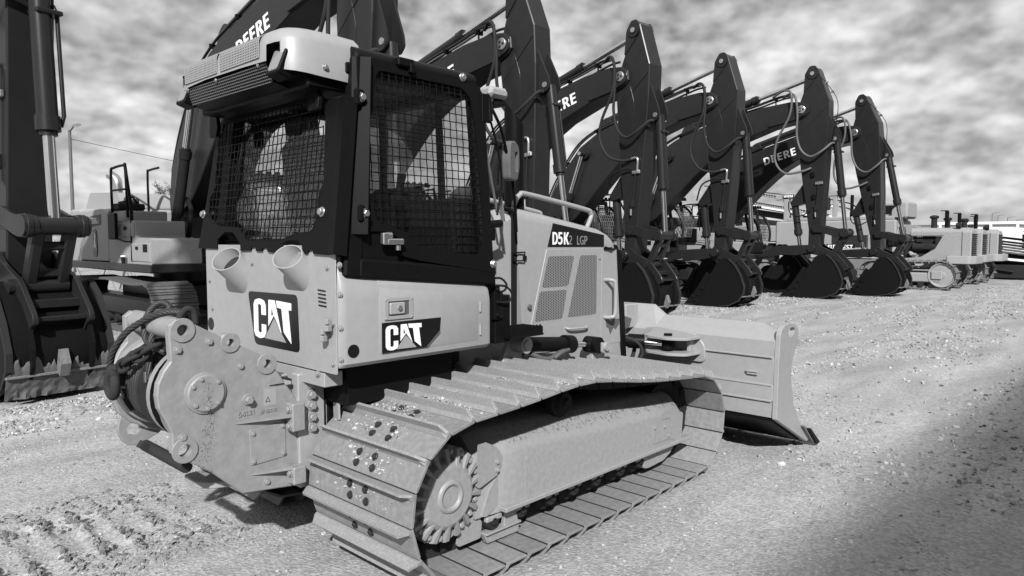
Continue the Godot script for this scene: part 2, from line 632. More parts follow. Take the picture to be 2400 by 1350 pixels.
func dozer_body(D: Node) -> void:
	var rows := []
	for s in [[-0.417, 0.035], [-0.412, 0.017], [-0.40, 0.006], [-0.375, 0.0], [0.60, 0.0], [0.635, 0.012], [0.645, 0.03]]:
		var t: float = (s[0] + 0.417) / 1.06
		rows.append(body_row(s[0], lerpf(1.671, 1.545, t) - s[1] * 0.3, lerpf(1.50, 1.41, t), s[1]))
	var body := part(D, "body", MB.new().loft(rows).smooth(38.0), M.paint)
	# rear panel bolted on, 5 mm proud
	var fr := at(Vector3(-0.417, 0, 0), Basis(Vector3(0, 0, 1), Vector3(0, 1, 0), Vector3(-1, 0, 0)))
	var rp := part(D, "rear_panel", MB.new().prism(rect(-0.715, 1.068, 0.772, 1.715, 0.012), fr, 0.0, 0.006, 0.002), M.paint)
	for q in [[-.091, 1.609], [.701, 1.604], [-.665, 1.487], [-.636, 1.311], [-.601, 1.149], [0.74, 1.12]]:
		bolt(rp, Vector3(-0.423, q[1], q[0]), Vector3.LEFT, 0.011, M.cast_paint)
	for q in [1.619, 1.472, 1.305, 1.147]:
		bolt(body, Vector3(-0.408, q, 0.787), Vector3(-1, 0, 0.3), 0.012, M.cast_paint)
	for i in 5:
		var y := 1.493 - i * 0.0195
		part(rp, "vent_slot", MB.new().prism(rounded(P2([.605 + i * .0015, y, .68 + i * .0015, y - .004, .681 + i * .0015, y - .013, .606 + i * .0015, y - .009]), .004), fr, 0.0062, 0.0075), M.decal)
	logo(rp, at(Vector3(-0.4232, 1.183, -0.083), fr.basis), rounded(P2([-.069, .263, .486, .269, .502, -.040, .004, -.041]), .035, 5), 0.424, 0.226)
	for q in [[-.665, 1.212, .04], [.0, 0.0, 0.0]]:
		if q[2] > 0.0:
			part(rp, "reflector", MB.new().prism(circ(Vector2(q[0], q[1]), q[2]), fr, 0.0062, 0.009), M.decal)
	part(body, "reflector", MB.new().prism(circ(Vector2(-0.345, 1.184), 0.034), at(Vector3(0, 0, ZS)), 0.0, 0.003), M.decal)
	# grease fittings
	for q in [[.745, 1.325, .03], [.702, 1.27, .026]]:
		var b := MB.new()
		b.tube(Vector3(-.42, q[1], q[0]), Vector3(-.455, q[1], q[0]), .016, .016, 6)
		b.prism(circ(Vector2(-.455, q[0]), .021, 6), at(Vector3.ZERO, FXZ), q[1] - .035, q[1] - .005, .003)
		b.prism(circ(Vector2(-.455, q[0]), .018, 6), at(Vector3.ZERO, FXZ), q[1] + .0, q[1] + .028, .003)
		part(rp, "grease_fitting", b, M.cast_paint)
	# lamp scoops standing off the rear panel
	for q in [[-0.230, 1.545, .086, .128], [0.452, 1.580, .078, .112]]:
		var zc: float = q[0]
		var ax := Vector3(-.72, .70, -.05).normalized()
		var p0 := Vector3(-.42, q[1], zc)
		var u := Vector3(0, 0, 1)
		u = (u - ax * u.dot(ax)).normalized()
		var w := ax.cross(u)
		var ro := []
		for t in [-.09, 0.0, q[3] * .5, q[3]]:
			var r := PackedVector3Array()
			for k in 28:
				var a := TAU * k / 28.0
				var lift: float = t - (.036 * cos(a) if t > .10 else 0.0)
				r.append(p0 + ax * lift + (u * cos(a) + w * sin(a)) * q[2])
			ro.append(r)
		var ri := []
		for r0 in ro:
			var r := PackedVector3Array()
			var c := Vector3.ZERO
			for p in r0:
				c += p / 28.0
			for p in r0:
				r.append(c + (p - c) * .93)
			ri.append(r)
		var b := MB.new().loft(ro, true, false, false).smooth(40.0)
		b.add(MB.new().loft(ri, true, false, false).smooth(40.0))
		b.loft([ro[3], ri[3]], true, false, false)
		var sc := part(D, "lamp_visor", b, M.paint)
		var l := MB.new()
		l.lathe([Vector2(0, .025), Vector2(.05, .018), Vector2(.070, 0), Vector2(.062, -.05), Vector2(.02, -.08)], at(p0 + ax * (q[3] - .055), facing(ax)), 20)
		part(sc, "lamp", l, M.lens if zc > 0 else M.rust)
	# access door on the right side, hinges, latch, decal
	var fs := at(Vector3(0, 0, ZS))
	var dsk := []
	for q in [[1.145, 0.0, 0.0], [1.16, .012, 0.0], [1.30, .018, 0.0], [9.0, .018, 0.0], [9.5, .018, 0.0], [10.0, .010, 0.0], [10.1, 0.0, 0.0]]:
		var r := PackedVector3Array()
		for k in [-.19, -.178, .516, .528]:
			var t: float = (k + .417) / 1.06
			var yc := lerpf(1.50, 1.41, t)
			var yt := lerpf(1.671, 1.545, t) - .075
			var y: float = q[0] if q[0] < 5.0 else (yc - .05 if q[0] < 9.2 else (yc if q[0] < 9.7 else (yt - .012 if q[0] < 10.05 else yt)))
			var z := ZS if y < yc - .02 else ZS - .008 - (y - yc) / (yt + .045 - yc) * .038
			var prd := .004 if (k > -.185 and k < .52 and q[1] > 0.0) else -.001
			r.append(Vector3(k, y, z + prd))
		dsk.append(r)
	var door := part(D, "access_door", MB.new().loft(dsk, false, false, false).smooth(30.0), M.paint)
	logo(door, at(Vector3(-0.151, 1.163, ZS + .0062)), P2([-.022, .149, .381, .148, .373, .071, .273, -.009, -.023, -.010]), 0.24, 0.132)
	part(door, "pale_stripe", MB.new().prism(P2([.375, .062, .285, -.008, .273, -.009, .374, .076]), at(Vector3(-0.151, 1.163, ZS + .0062)), 0.002, 0.0035), M.screen)
	var lt := MB.new().plate(rect(-.157, 1.325, .03, 1.44, .006), [rect(-.133, 1.345, .006, 1.422, .004)], fs, 0.006, 0.012, 0.001)
	var latch := part(door, "latch", lt, M.paint)
	part(latch, "recess", MB.new().prism(rect(-.133, 1.345, .006, 1.422), fs, 0.0055, 0.0065), M.screen)
	part(latch, "paddle", MB.new().prism(rect(-.128, 1.352, -.03, 1.415, .01), fs, 0.006, 0.022, 0.004), M.paint)
	part(latch, "lock", MB.new().lathe([Vector2(0, .01), Vector2(.013, .01), Vector2(.015, 0)], at(Vector3(-.07, 1.386, ZS + .022)), 12), M.zinc)
	for q in [[-.147, 1.334], [.02, 1.334], [.02, 1.431], [-.147, 1.431]]:
		put("rivet", dome(), M.paint, latch, Transform3D(Basis.from_scale(Vector3(.006, .006, .004)), Vector3(q[0], q[1], ZS + .012)))
	for y in [1.212, 1.35]:
		part(door, "hinge", MB.new().tube(Vector3(.54, y - .03, ZS + .004), Vector3(.54, y + .03, ZS + .004), .007, .007, 8), M.paint)
	# dark underside and chassis between the tracks
	part(D, "chassis", MB.new().box(Vector3(.95, .62, ZC), Vector3(2.4, .62, .74), .01).box(Vector3(.1, .98, ZC), Vector3(.75, .24, 1.2), .01), M.black)
	part(D, "belly_plate", MB.new().box(Vector3(.95, .36, ZC), Vector3(2.3, .03, .80), .005), M.chain)
	part(D, "left_tank", MB.new().box(Vector3(.12, 1.03, mz(.62)), Vector3(.95, .12, .2), .01), M.black)
	# rear frame
	var rf := MB.new()
	rf.box(Vector3(-.36, 1.022, .02), Vector3(.11, .076, 1.24), .004)
	part(D, "rear_frame", rf, M.paint)
	bolt(D, Vector3(-.417, 1.052, .585), Vector3.LEFT, .014, M.cast_paint)
	var fl := MB.new()
	fl.box(Vector3(-.36, .72, .385), Vector3(.16, .62, .07), .006)
	fl.box(Vector3(-.25, .76, .36), Vector3(.12, .60, .06), .006)
	fl.box(Vector3(-.36, .72, mz(.385)), Vector3(.16, .62, .07), .006)
	fl.box(Vector3(-.27, .72, ZC), Vector3(.06, .66, .66), .006)
	var flange := part(D, "mount_plate", fl, M.paint)
	for y in [.966, .907, .848, .786, .728]:
		bolt(flange, Vector3(-.362, y, .42), Vector3.BACK, .022, M.cast_paint, 1.2)
	# curved fender strap at the corner
	var st := curve(P3([-.255, .77, .50, -.255, .93, .50, -.24, 1.02, .52, -.19, 1.075, .56, -.12, 1.095, .62]), 5)
	var sb := MB.new()
	for i in st.size() - 1:
		sb.bar(st[i], st[i + 1], .07, .012, Vector3(1, .3, .2))
	part(D, "fender_strap", sb, M.paint)
	# step with serrated tread at the front of the right fender, and the fuse box behind it
	var stp := MB.new()
	stp.box(Vector3(.95, 1.135, .72), Vector3(.30, .012, .20), .002)
	for z in [.63, .81]:
		stp.box(Vector3(.95, 1.16, z), Vector3(.30, .05, .008), .002)
	for i in 9:
		stp.box(Vector3(.81 + i * .035, 1.165, .72), Vector3(.006, .045, .18), .001)
		stp.prism(P2([.80 + i * .033, 1.185, .825 + i * .033, 1.185, .812 + i * .033, 1.20]), at(Vector3.ZERO), .804, .814)
	part(D, "step", stp, M.black)
	part(D, "step_bracket", MB.new().box(Vector3(.80, 1.25, .66), Vector3(.14, .30, .16), .006).prism(P2([.73, 1.10, .93, 1.10, .93, 1.16, .87, 1.62, .73, 1.62]), at(Vector3.ZERO), .53, .57), M.black)
	var hg := MB.new()
	hg.box(Vector3(.735, 1.36, .74), Vector3(.05, .22, .03), .004)
	hg.tube(Vector3(.775, 1.26, .745), Vector3(.775, 1.33, .745), .014)
	hg.tube(Vector3(.775, 1.36, .745), Vector3(.775, 1.43, .745), .014)
	var hgp := part(D, "cab_hinge", hg, M.black)
	for y in [1.28, 1.36, 1.44]:
		bolt(hgp, Vector3(.735, y, .755), Vector3.BACK, .013, M.black)
	part(D, "hose", MB.new().pipe(curve(P3([.66, 1.50, .74, .75, 1.51, .76, .80, 1.47, .77, .79, 1.43, .76, .72, 1.42, .74])), .007).pipe(curve(P3([.66, 1.46, .74, .78, 1.46, .77, .84, 1.41, .78, .82, 1.36, .77, .74, 1.36, .75])), .007), M.rubber)
	# lift cylinder between cab and nose
	var cy := MB.new()
	cy.tube(Vector3(1.09, 1.045, .62), Vector3(1.60, .995, .62), .052, .052, 20)
	cy.tube(Vector3(1.55, 1.0, .62), Vector3(1.635, .99, .62), .066, .066, 20)
	var cyl := part(D, "lift_cylinder", cy, M.black)
	part(cyl, "rod", MB.new().tube(Vector3(1.62, .992, .62), Vector3(1.86, .963, .62), .019, .019, 16), M.chrome)
	part(cyl, "rod_eye", MB.new().tube(Vector3(1.90, .958, .56), Vector3(1.90, .958, .68), .062, .062, 18).tube(Vector3(1.82, .966, .62), Vector3(1.87, .962, .62), .04, .05, 14), M.black)
	part(cyl, "pin_plate", MB.new().prism(rounded(P2([1.91, .985, 1.91, .90, 2.04, .89, 2.04, .945]), .02), at(Vector3.ZERO), .68, .70, .003).lathe([Vector2(0, .02), Vector2(.03, .02), Vector2(.035, 0)], at(Vector3(1.95, .945, .70)), 14), M.paint)
	part(cyl, "pivot", MB.new().tube(Vector3(1.07, 1.05, .56), Vector3(1.07, 1.05, .70), .055, .055, 18).lathe([Vector2(0, .012), Vector2(.03, .012), Vector2(.034, 0)], at(Vector3(1.07, 1.05, .70)), 14), M.paint)
	part(D, "cylinder_bracket", MB.new().box(Vector3(1.96, .88, .60), Vector3(.16, .22, .06), .006), M.paint)
	part(D, "cylinder_bracket", MB.new().prism(P2([.90, .78, 1.12, .78, 1.14, 1.12, 1.04, 1.14, .96, 1.0]), at(Vector3.ZERO), .56, .60, .004), M.paint)
	part(cyl, "hose", MB.new().pipe(curve(P3([1.15, .985, .66, 1.22, .945, .69, 1.32, .93, .69, 1.42, .95, .67, 1.5, .96, .66])), .018).pipe(curve(P3([1.35, .93, .70, 1.42, .965, .71, 1.52, .97, .69])), .014), M.pale_hose)

func dome() -> Mesh:
	if not shared.has("dome"):
		shared["dome"] = MB.new().lathe([Vector2(0, 1), Vector2(.5, .87), Vector2(.85, .5), Vector2(1, 0)], Transform3D(), 10).mesh()
	return shared["dome"]

func dozer_cab(D: Node) -> void:
	# the rear wall and the guard on it lean forward going up; the sides lean in
	var lr := Vector3(0.13, 1.0, 0.0).normalized()
	var gb := Basis(Vector3(0, 0, 1), lr, Vector3(0, 0, 1).cross(lr))
	var gf := Transform3D(gb, Vector3(-0.43, 1.69, 0))
	# gf z points to -x+y... the guard's outside is along -z x lr
	var L := func(a: Array) -> PackedVector2Array:
		var o := PackedVector2Array()
		for i in range(0, a.size(), 2):
			o.append(Vector2(a[i], (a[i + 1] - 1.69) * 1.0085))
		return o
	var outer: PackedVector2Array = L.call([-.805, 1.691, -.532, 1.689, -.536, 1.745, -.447, 1.792, -.334, 1.791, -.226, 1.723, -.214, 1.681, -.091, 1.682, -.085, 1.70, -.03, 1.70, -.025, 1.68, .045, 1.68, .05, 1.698, .10, 1.698, .11, 1.678, .269, 1.669, .271, 1.725, .326, 1.741, .425, 1.741, .472, 1.713, .485, 1.674, .53, 1.674, .54, 1.69, .58, 1.69, .59, 1.672, .73, 1.668, .70, 2.46, .56, 2.47, .50, 2.51, -.60, 2.51, -.74, 2.44, -.70, 2.39, -.745, 2.006])
	var hole: PackedVector2Array = rounded(L.call([-.666, 2.37, -.592, 2.476, .489, 2.47, .576, 2.39, .623, 2.038, .588, 1.981, .591, 1.865, .55, 1.788, .382, 1.779, .249, 1.744, -.146, 1.741, -.257, 1.818, -.54, 1.833, -.674, 1.883, -.713, 1.993, -.635, 2.073]), .02, 3)
	var dir := gb.z
	var s := -1.0 if dir.x > 0.0 else 1.0
	var guard := part(D, "rear_guard", MB.new().plate(outer, [hole], gf, -.004, .004), M.cab_black)
	# folded edge of the guard on its right side
	part(guard, "edge_flange", MB.new().loft([PackedVector3Array([gf * Vector3(.725, -.02, .004 * s), gf * Vector3(.70, .775, .004 * s), gf * Vector3(.70, .775, -.006 * s), gf * Vector3(.725, -.02, -.006 * s)]), PackedVector3Array([gf * Vector3(.80, -.02, .02 * s), gf * Vector3(.765, .775, .02 * s), gf * Vector3(.765, .775, .01 * s), gf * Vector3(.80, -.02, .01 * s)]), PackedVector3Array([gf * Vector3(.812, -.02, -.05 * s), gf * Vector3(.775, .775, -.05 * s), gf * Vector3(.768, .775, -.055 * s), gf * Vector3(.804, -.02, -.055 * s)])], true), M.cab_black)
	stuff(part(guard, "wire_mesh", wires(hole, Transform3D(gb, gf.origin - Vector3(0.01, 0, 0)), .047, .0032, .006), M.black))
	for q in [[.64, 1.886], [-.765, 1.91]]:
		bolt(guard, gf * Vector3(q[0], q[1] - 1.69, .006 * s), dir * s, .02, M.zinc)
	for q in [[.56, 2.42], [-.60, 2.40]]:
		var b := MB.new()
		b.prism(rounded(P2([-.04, 0, .05, 0, .05, .06, -.02, .17, -.08, .17, -.09, .13]), .01), Transform3D(Basis(Vector3(0, 0, 1), Vector3(0.2, 1, 0).normalized(), Vector3(1, -.2, 0).normalized()), Vector3(-.40, q[1] - .02, q[0])), -.012, .012, .002)
		part(guard, "strut", b, M.black)
	# rear window pane and frame
	part(D, "rear_window", MB.new().prism(L.call([-.69, 1.72, .69, 1.72, .64, 2.50, -.62, 2.50]), Transform3D(gb, gf.origin + Vector3(.09, 0, 0)), -.003, .003), M.glass)
	var post := func(a: Vector3, b: Vector3, w: float, t: float, called := "post") -> void:
		part(D, called, MB.new().bar(a, b, w, t, Vector3(1, 0, 0), .012), M.cab_black)
	# corner posts
	for z in [1.0, -1.0]:
		var zz := func(v: float) -> float:
			return v if z > 0.0 else mz(v)
		post.call(Vector3(-.335, 1.55, zz.call(.755)), Vector3(-.20, 2.68, zz.call(.675)), .085, .105, "corner_post")
		post.call(Vector3(.665, 1.45, zz.call(.735)), Vector3(.60, 2.66, zz.call(.68)), .07, .09, "corner_post")
		post.call(Vector3(-.30, 1.60, zz.call(.73)), Vector3(.68, 1.52, zz.call(.73)), .14, .10, "sill")
		post.call(Vector3(-.21, 2.65, zz.call(.675)), Vector3(.60, 2.65, zz.call(.675)), .08, .10, "roof_rail")
	post.call(Vector3(.62, 2.64, -.62), Vector3(.62, 2.64, .68), .07, .10, "header")
	post.call(Vector3(-.22, 2.62, -.62), Vector3(-.22, 2.62, .68), .07, .14, "header")
	post.call(Vector3(-.32, 1.70, -.70), Vector3(-.32, 1.70, .76), .10, .06, "sill")
	# right door with guard mesh
	var ld := Vector3(0, 1, -.06).normalized()
	var db := Basis(Vector3(1, 0, 0), ld, Vector3(1, 0, 0).cross(ld))
	var df := Transform3D(db, Vector3(0, 1.65, .785))
	var LD := func(a: Array) -> PackedVector2Array:
		var o := PackedVector2Array()
		for i in range(0, a.size(), 2):
			o.append(Vector2(a[i], a[i + 1] - 1.65))
		return o
	var dout: PackedVector2Array = LD.call([-.203, 2.674, -.25, 2.674, -.29, 1.787, -.10, 1.787, -.046, 1.75, -.03, 1.66, .10, 1.63, .677, 1.545, .657, 1.602, .639, 2.60, .60, 2.65, .565, 2.672])
	var dhole: PackedVector2Array = rounded(LD.call([-.155, 2.56, -.125, 2.625, .46, 2.625, .53, 2.572, .555, 2.431, .592, 1.841, .565, 1.672, .517, 1.65, .079, 1.708, .019, 1.78, -.175, 1.837, -.218, 1.914, -.191, 2.381, -.172, 2.403]), .025, 3)
	var door := part(D, "door", MB.new().plate(dout, [dhole], df, .0, .012), M.cab_black)
	stuff(part(door, "wire_mesh", wires(dhole, Transform3D(db, df * Vector3(0, 0, .004)), .0465, .0030, .003), M.black))
	part(door, "window", MB.new().prism(LD.call([-.22, 1.68, .62, 1.64, .58, 2.64, -.18, 2.64]), Transform3D(db, df * Vector3(0, 0, -.05)), -.003, .003), M.glass)
	# rear edge flange of the door with bolt pockets
	var ef := MB.new()
	var e0 := [Vector3(-.305, 1.77, .80), Vector3(-.225, 2.675, .735)]
	ef.bar(e0[0], e0[1], .012, .10, Vector3(1, 0, 0.9), .003)
	part(door, "edge_plate", ef, M.cab_black)
	for q in [[-.262, 2.46, .764], [-.275, 1.877, .800]]:
		part(door, "bolt_pocket", MB.new().box(Vector3(q[0], q[1], q[2] - .002), Vector3(.075, .085, .03), .008, Basis(Vector3(0, 1, 0), .5)), M.black)
		bolt(door, Vector3(q[0], q[1], q[2] + .012), Vector3(.1, 0, 1), .019, M.zinc, 1.3)
	for q in [[.47, 2.685, .735], [.655, 1.60, .797]]:
		bolt(door, Vector3(q[0], q[1], q[2]), Vector3.BACK, .019, M.zinc)
	var hn := MB.new()
	hn.tube(Vector3(.685, 2.46, .745), Vector3(.68, 2.60, .737), .018, .018, 10)
	hn.box(Vector3(.65, 2.53, .745), Vector3(.07, .17, .012), .003)
	part(door, "hinge", hn, M.black)
	var lk := MB.new()
	lk.box(Vector3(-.10, 1.735, .825), Vector3(.11, .03, .035), .006)
	lk.tube(Vector3(-.15, 1.765, .82), Vector3(-.12, 1.765, .82), .02, .02, 10)
	lk.box(Vector3(-.16, 1.75, .825), Vector3(.04, .06, .03), .005)
	lk.tube(Vector3(-.08, 1.715, .83), Vector3(-.08, 1.69, .83), .014, .014, 8)
	part(door, "latch", lk, M.silver)
	part(door, "stop_block", MB.new().box(Vector3(.045, 2.69, .735), Vector3(.11, .045, .05), .006).box(Vector3(.085, 2.665, .75), Vector3(.035, .05, .03), .004), M.black)
	# cab side under the door
	part(D, "side_plate", MB.new().prism(P2([-.37, 1.60, .70, 1.46, .69, 1.60, -.05, 1.70, -.06, 1.80, -.345, 1.80]), at(Vector3(0, 0, .755)), -.02, .02), M.cab_black)
	# far door: big arched pane
	var zl := mz(.77)
	var arch := P2([.57, 2.50, .50, 2.60, .30, 2.61, .16, 2.57, .05, 2.47, -.04, 2.33, -.11, 2.15, -.16, 1.95, -.19, 1.72, .60, 1.66])
	part(D, "door", MB.new().plate(P2([-.30, 1.58, .66, 1.52, .61, 2.68, -.22, 2.68]), [arch], at(Vector3(0, 0, zl)), -.015, .015), M.cab_black)
	# windscreen posts and pane
	part(D, "windscreen", MB.new().prism(P2([mz(.66), 1.98, .66, 1.98, .62, 2.60, mz(.62), 2.60]), at(Vector3(.645, 0, 0), FZY), -.003, .003), M.glass)
	post.call(Vector3(.66, 1.45, .36), Vector3(.63, 2.64, .33), .04, .05, "windscreen_post")
	post.call(Vector3(.66, 1.45, -.28), Vector3(.63, 2.64, -.26), .04, .05, "windscreen_post")
	part(D, "dashboard", MB.new().box(Vector3(.56, 1.72, ZC), Vector3(.22, .55, 1.30), .04).box(Vector3(.50, 1.98, .05), Vector3(.16, .20, .45), .05), M.seat)
	part(D, "cab_floor", MB.new().box(Vector3(.14, 1.52, ZC), Vector3(1.0, .10, 1.36), .01), M.black)
	var seat := MB.new()
	seat.box(Vector3(.12, 1.78, ZC), Vector3(.48, .16, .50), .05)
	seat.box(Vector3(-.10, 2.07, ZC), Vector3(.14, .55, .46), .05, Basis(Vector3(0, 0, 1), .12))
	seat.box(Vector3(-.16, 2.40, ZC), Vector3(.10, .18, .28), .04, Basis(Vector3(0, 0, 1), .12))
	part(D, "seat", seat, M.seat)
	for z in [.34, -.28]:
		part(D, "armrest", MB.new().box(Vector3(.15, 1.97, z), Vector3(.40, .09, .10), .03).tube(Vector3(.30, 2.0, z), Vector3(.33, 2.14, z), .02, .028).box(Vector3(.1, 1.75, z), Vector3(.30, .40, .10), .02), M.seat)
	# wiper, mirror and work lamp at the cab front
	part(D, "work_lamp", MB.new().box(Vector3(.90, 2.68, .56), Vector3(.17, .07, .12), .02), M.paint)
	part(D, "lamp_arm", MB.new().pipe(curve(P3([.62, 2.62, .64, .74, 2.58, .62, .88, 2.60, .58, .92, 2.64, .56])), .016).tube(Vector3(.86, 2.60, .58), Vector3(.98, 2.63, .56), .025), M.black)
	var mr := MB.new().plate(rounded(P2([-.075, -.13, .05, -.13, .085, -.04, .08, .09, .03, .13, -.07, .12, -.09, 0]), .03), [rect(.0, -.07, .05, .06, .015)], Transform3D(Basis(Vector3(0, 1, 0), .35), Vector3(1.02, 2.26, .60)), -.03, .03, .01)
	part(D, "rear_mirror", mr, M.grey_plastic)
	part(D, "mirror_bracket", MB.new().pipe(curve(P3([.70, 2.60, .70, .84, 2.45, .68, .95, 2.30, .63, 1.02, 2.2, .60, 1.10, 2.0, .56, 1.16, 1.8, .52])), .010).pipe(curve(P3([.72, 2.50, .70, .80, 2.30, .70, .84, 2.1, .69, .80, 1.9, .69])), .007), M.black)
	part(D, "wiper", MB.new().bar(Vector3(.74, 2.42, .58), Vector3(.80, 1.98, .62), .012, .018).bar(Vector3(.76, 2.44, .60), Vector3(.86, 1.92, .63), .01, .014).bar(Vector3(.90, 2.02, .62), Vector3(.92, 1.86, .63), .02, .02), M.silver)
	part(D, "wiper_motor", MB.new().tube(Vector3(.76, 1.84, .64), Vector3(.90, 1.85, .62), .025).box(Vector3(.80, 1.78, .64), Vector3(.04, .08, .04), .006), M.black)

func dozer_roof(D: Node) -> void:
	# dark roof slab with rounded edges
	var prof := rounded(P2([mz(.73), 2.66, .73, 2.66, .71, 2.715, .62, 2.755, mz(.62), 2.755, mz(.71), 2.715]), .03)
	part(D, "roof", MB.new().prism(prof, at(Vector3.ZERO, FZY), -.25, .61, .012).smooth(35.0), M.cab_black)
	# air conditioner hood overhanging the rear
	var ol := []                  # plan outline: x, z, bottom y
	for sg in [1.0, -1.0]:
		var half := [-.185, .665, 2.545, -.30, .675, 2.547, -.42, .675, 2.552, -.50, .67, 2.558, -.55, .655, 2.562, -.59, .625, 2.566, -.603, .605, 2.57, -.604, .604, 2.70, -.615, .575, 2.70, -.62, .50, 2.70, -.621, .499, 2.622, -.622, .25, 2.630]
		var l := []
		for i in range(0, half.size(), 3):
			l.append([half[i], half[i + 1] if sg > 0 else mz(half[i + 1]), half[i + 2] + (0.006 if sg < 0 else 0.0)])
		if sg < 0:
			l.reverse()
		ol.append_array(l)
	var b0 := PackedVector3Array(); var b1 := PackedVector3Array(); var b2 := PackedVector3Array(); var b3 := PackedVector3Array(); var b4 := PackedVector3Array()
	for q in ol:
		var p := Vector3(q[0], 0, q[1])
		var c := Vector3(-.25, 0, ZC)
		var k := func(f: float, g: float) -> Vector3:
			return Vector3(c.x + (p.x - c.x) * f, 0, c.z + (p.z - c.z) * g)
		b0.append(Vector3(p.x, q[2], p.z))
		b1.append(Vector3(p.x, 2.715, p.z) + Vector3(.004, 0, 0))
		var w: Vector3 = k.call(.955, .975); b2.append(Vector3(w.x, 2.752, w.z))
		w = k.call(.86, .925); b3.append(Vector3(w.x, 2.782, w.z))
		w = k.call(.70, .84); b4.append(Vector3(w.x, 2.798, w.z))
	var hood := MB.new().loft([b0, b1, b2, b3, b4], true, false, true).smooth(34.0)
	var ac := part(D, "roof_unit", hood, M.paint)
	part(ac, "inner_tray", MB.new().box(Vector3(-.40, 2.60, ZC), Vector3(.36, .10, 1.18), .01), M.black)
	bolt(ac, Vector3(-.40, 2.60, .676), Vector3.BACK, .013, M.zinc)
	# two slotted panels in the rear face
	for g in [[-.455, -.045], [.0, .43]]:
		var bars := MB.new()
		var nx := 24
		var ny := 10
		var pt := func(u: float, t: float) -> Vector3:
			var zz := lerpf(g[0], g[1], u)
			var y := lerpf(2.650, 2.778, t)
			var x := -.6235 if y < 2.715 else -.6235 + .018 * pow((y - 2.715) / .037, 2.0) * 0.5 + (0.0 if y < 2.752 else (y - 2.752) * 1.2)
			return Vector3(x, y, zz)
		var dk := MB.new()
		for i in ny * 2:
			var t0 := i / (ny * 2.0)
			var t1 := (i + 1) / (ny * 2.0)
			dk.quad(pt.call(0, t0), pt.call(1, t0), pt.call(1, t1), pt.call(0, t1))
		part(ac, "grille", dk, M.decal)
		for i in nx + 1:
			for j in ny:
				bars.bar(pt.call(float(i) / nx, float(j) / ny) - Vector3(.002, 0, 0), pt.call(float(i) / nx, float(j + 1) / ny) - Vector3(.002, 0, 0), .0065, .004, Vector3.LEFT)
		for j in ny + 1:
			bars.bar(pt.call(0, float(j) / ny) - Vector3(.002, 0, 0), pt.call(1, float(j) / ny) - Vector3(.002, 0, 0), .0045, .004, Vector3.UP)
		stuff(part(ac, "grille_bars", bars, M.paint))
	# dark mesh intake below
	var mb := MB.new()
	mb.loft([PackedVector3Array([Vector3(-.605, 2.625, -.52), Vector3(-.605, 2.615, .47), Vector3(-.57, 2.535, .46), Vector3(-.57, 2.545, -.52)]), PackedVector3Array([Vector3(-.40, 2.60, -.52), Vector3(-.40, 2.60, .47), Vector3(-.36, 2.49, .46), Vector3(-.36, 2.49, -.52)])])
	var it := part(D, "intake_screen", mb, M.black)
	var mw := MB.new()
	for i in 46:
		var z := -.515 + i * .0218
		mw.bar(Vector3(-.608, 2.622, z), Vector3(-.572, 2.535, z), .004, .004, Vector3.LEFT)
	for i in 7:
		mw.bar(Vector3(-.608 + .0055 * i, 2.622 - .0135 * i, -.52), Vector3(-.608 + .0055 * i, 2.614 - .0135 * i, .465), .004, .004, Vector3.LEFT)
	stuff(part(it, "wire_mesh", mw, M.grey_plastic))
	for z in [-.45, -.08, .40]:
		bolt(it, Vector3(-.612, 2.618, z), Vector3(-1, -.3, 0), .008, M.zinc)
	part(D, "roof_underside", MB.new().box(Vector3(-.33, 2.53, ZC), Vector3(.30, .06, 1.22), .01), M.black)
	# work lamps in the corner notches
	for z in [.565, mz(.565) - .03]:
		var lm := MB.new().prism(rounded(P2([-.07, -.075, .05, -.075, .07, .05, -.05, .085]), .015), Transform3D(Basis(Vector3(0, 0, 1), Vector3(.35, 1, 0).normalized(), Vector3(-1, .35, 0).normalized()), Vector3(-.585, 2.615, z)), -.06, .02, .006)
		var lp := part(D, "work_lamp", lm, M.black)
		part(lp, "lens", MB.new().prism(rounded(P2([-.045, -.058, .04, -.058, .055, .03, -.035, .055]), .015), Transform3D(Basis(Vector3(0, 0, 1), Vector3(.35, 1, 0).normalized(), Vector3(-1, .35, 0).normalized()), Vector3(-.585, 2.612, z)), .018, .026, .003), M.lens)

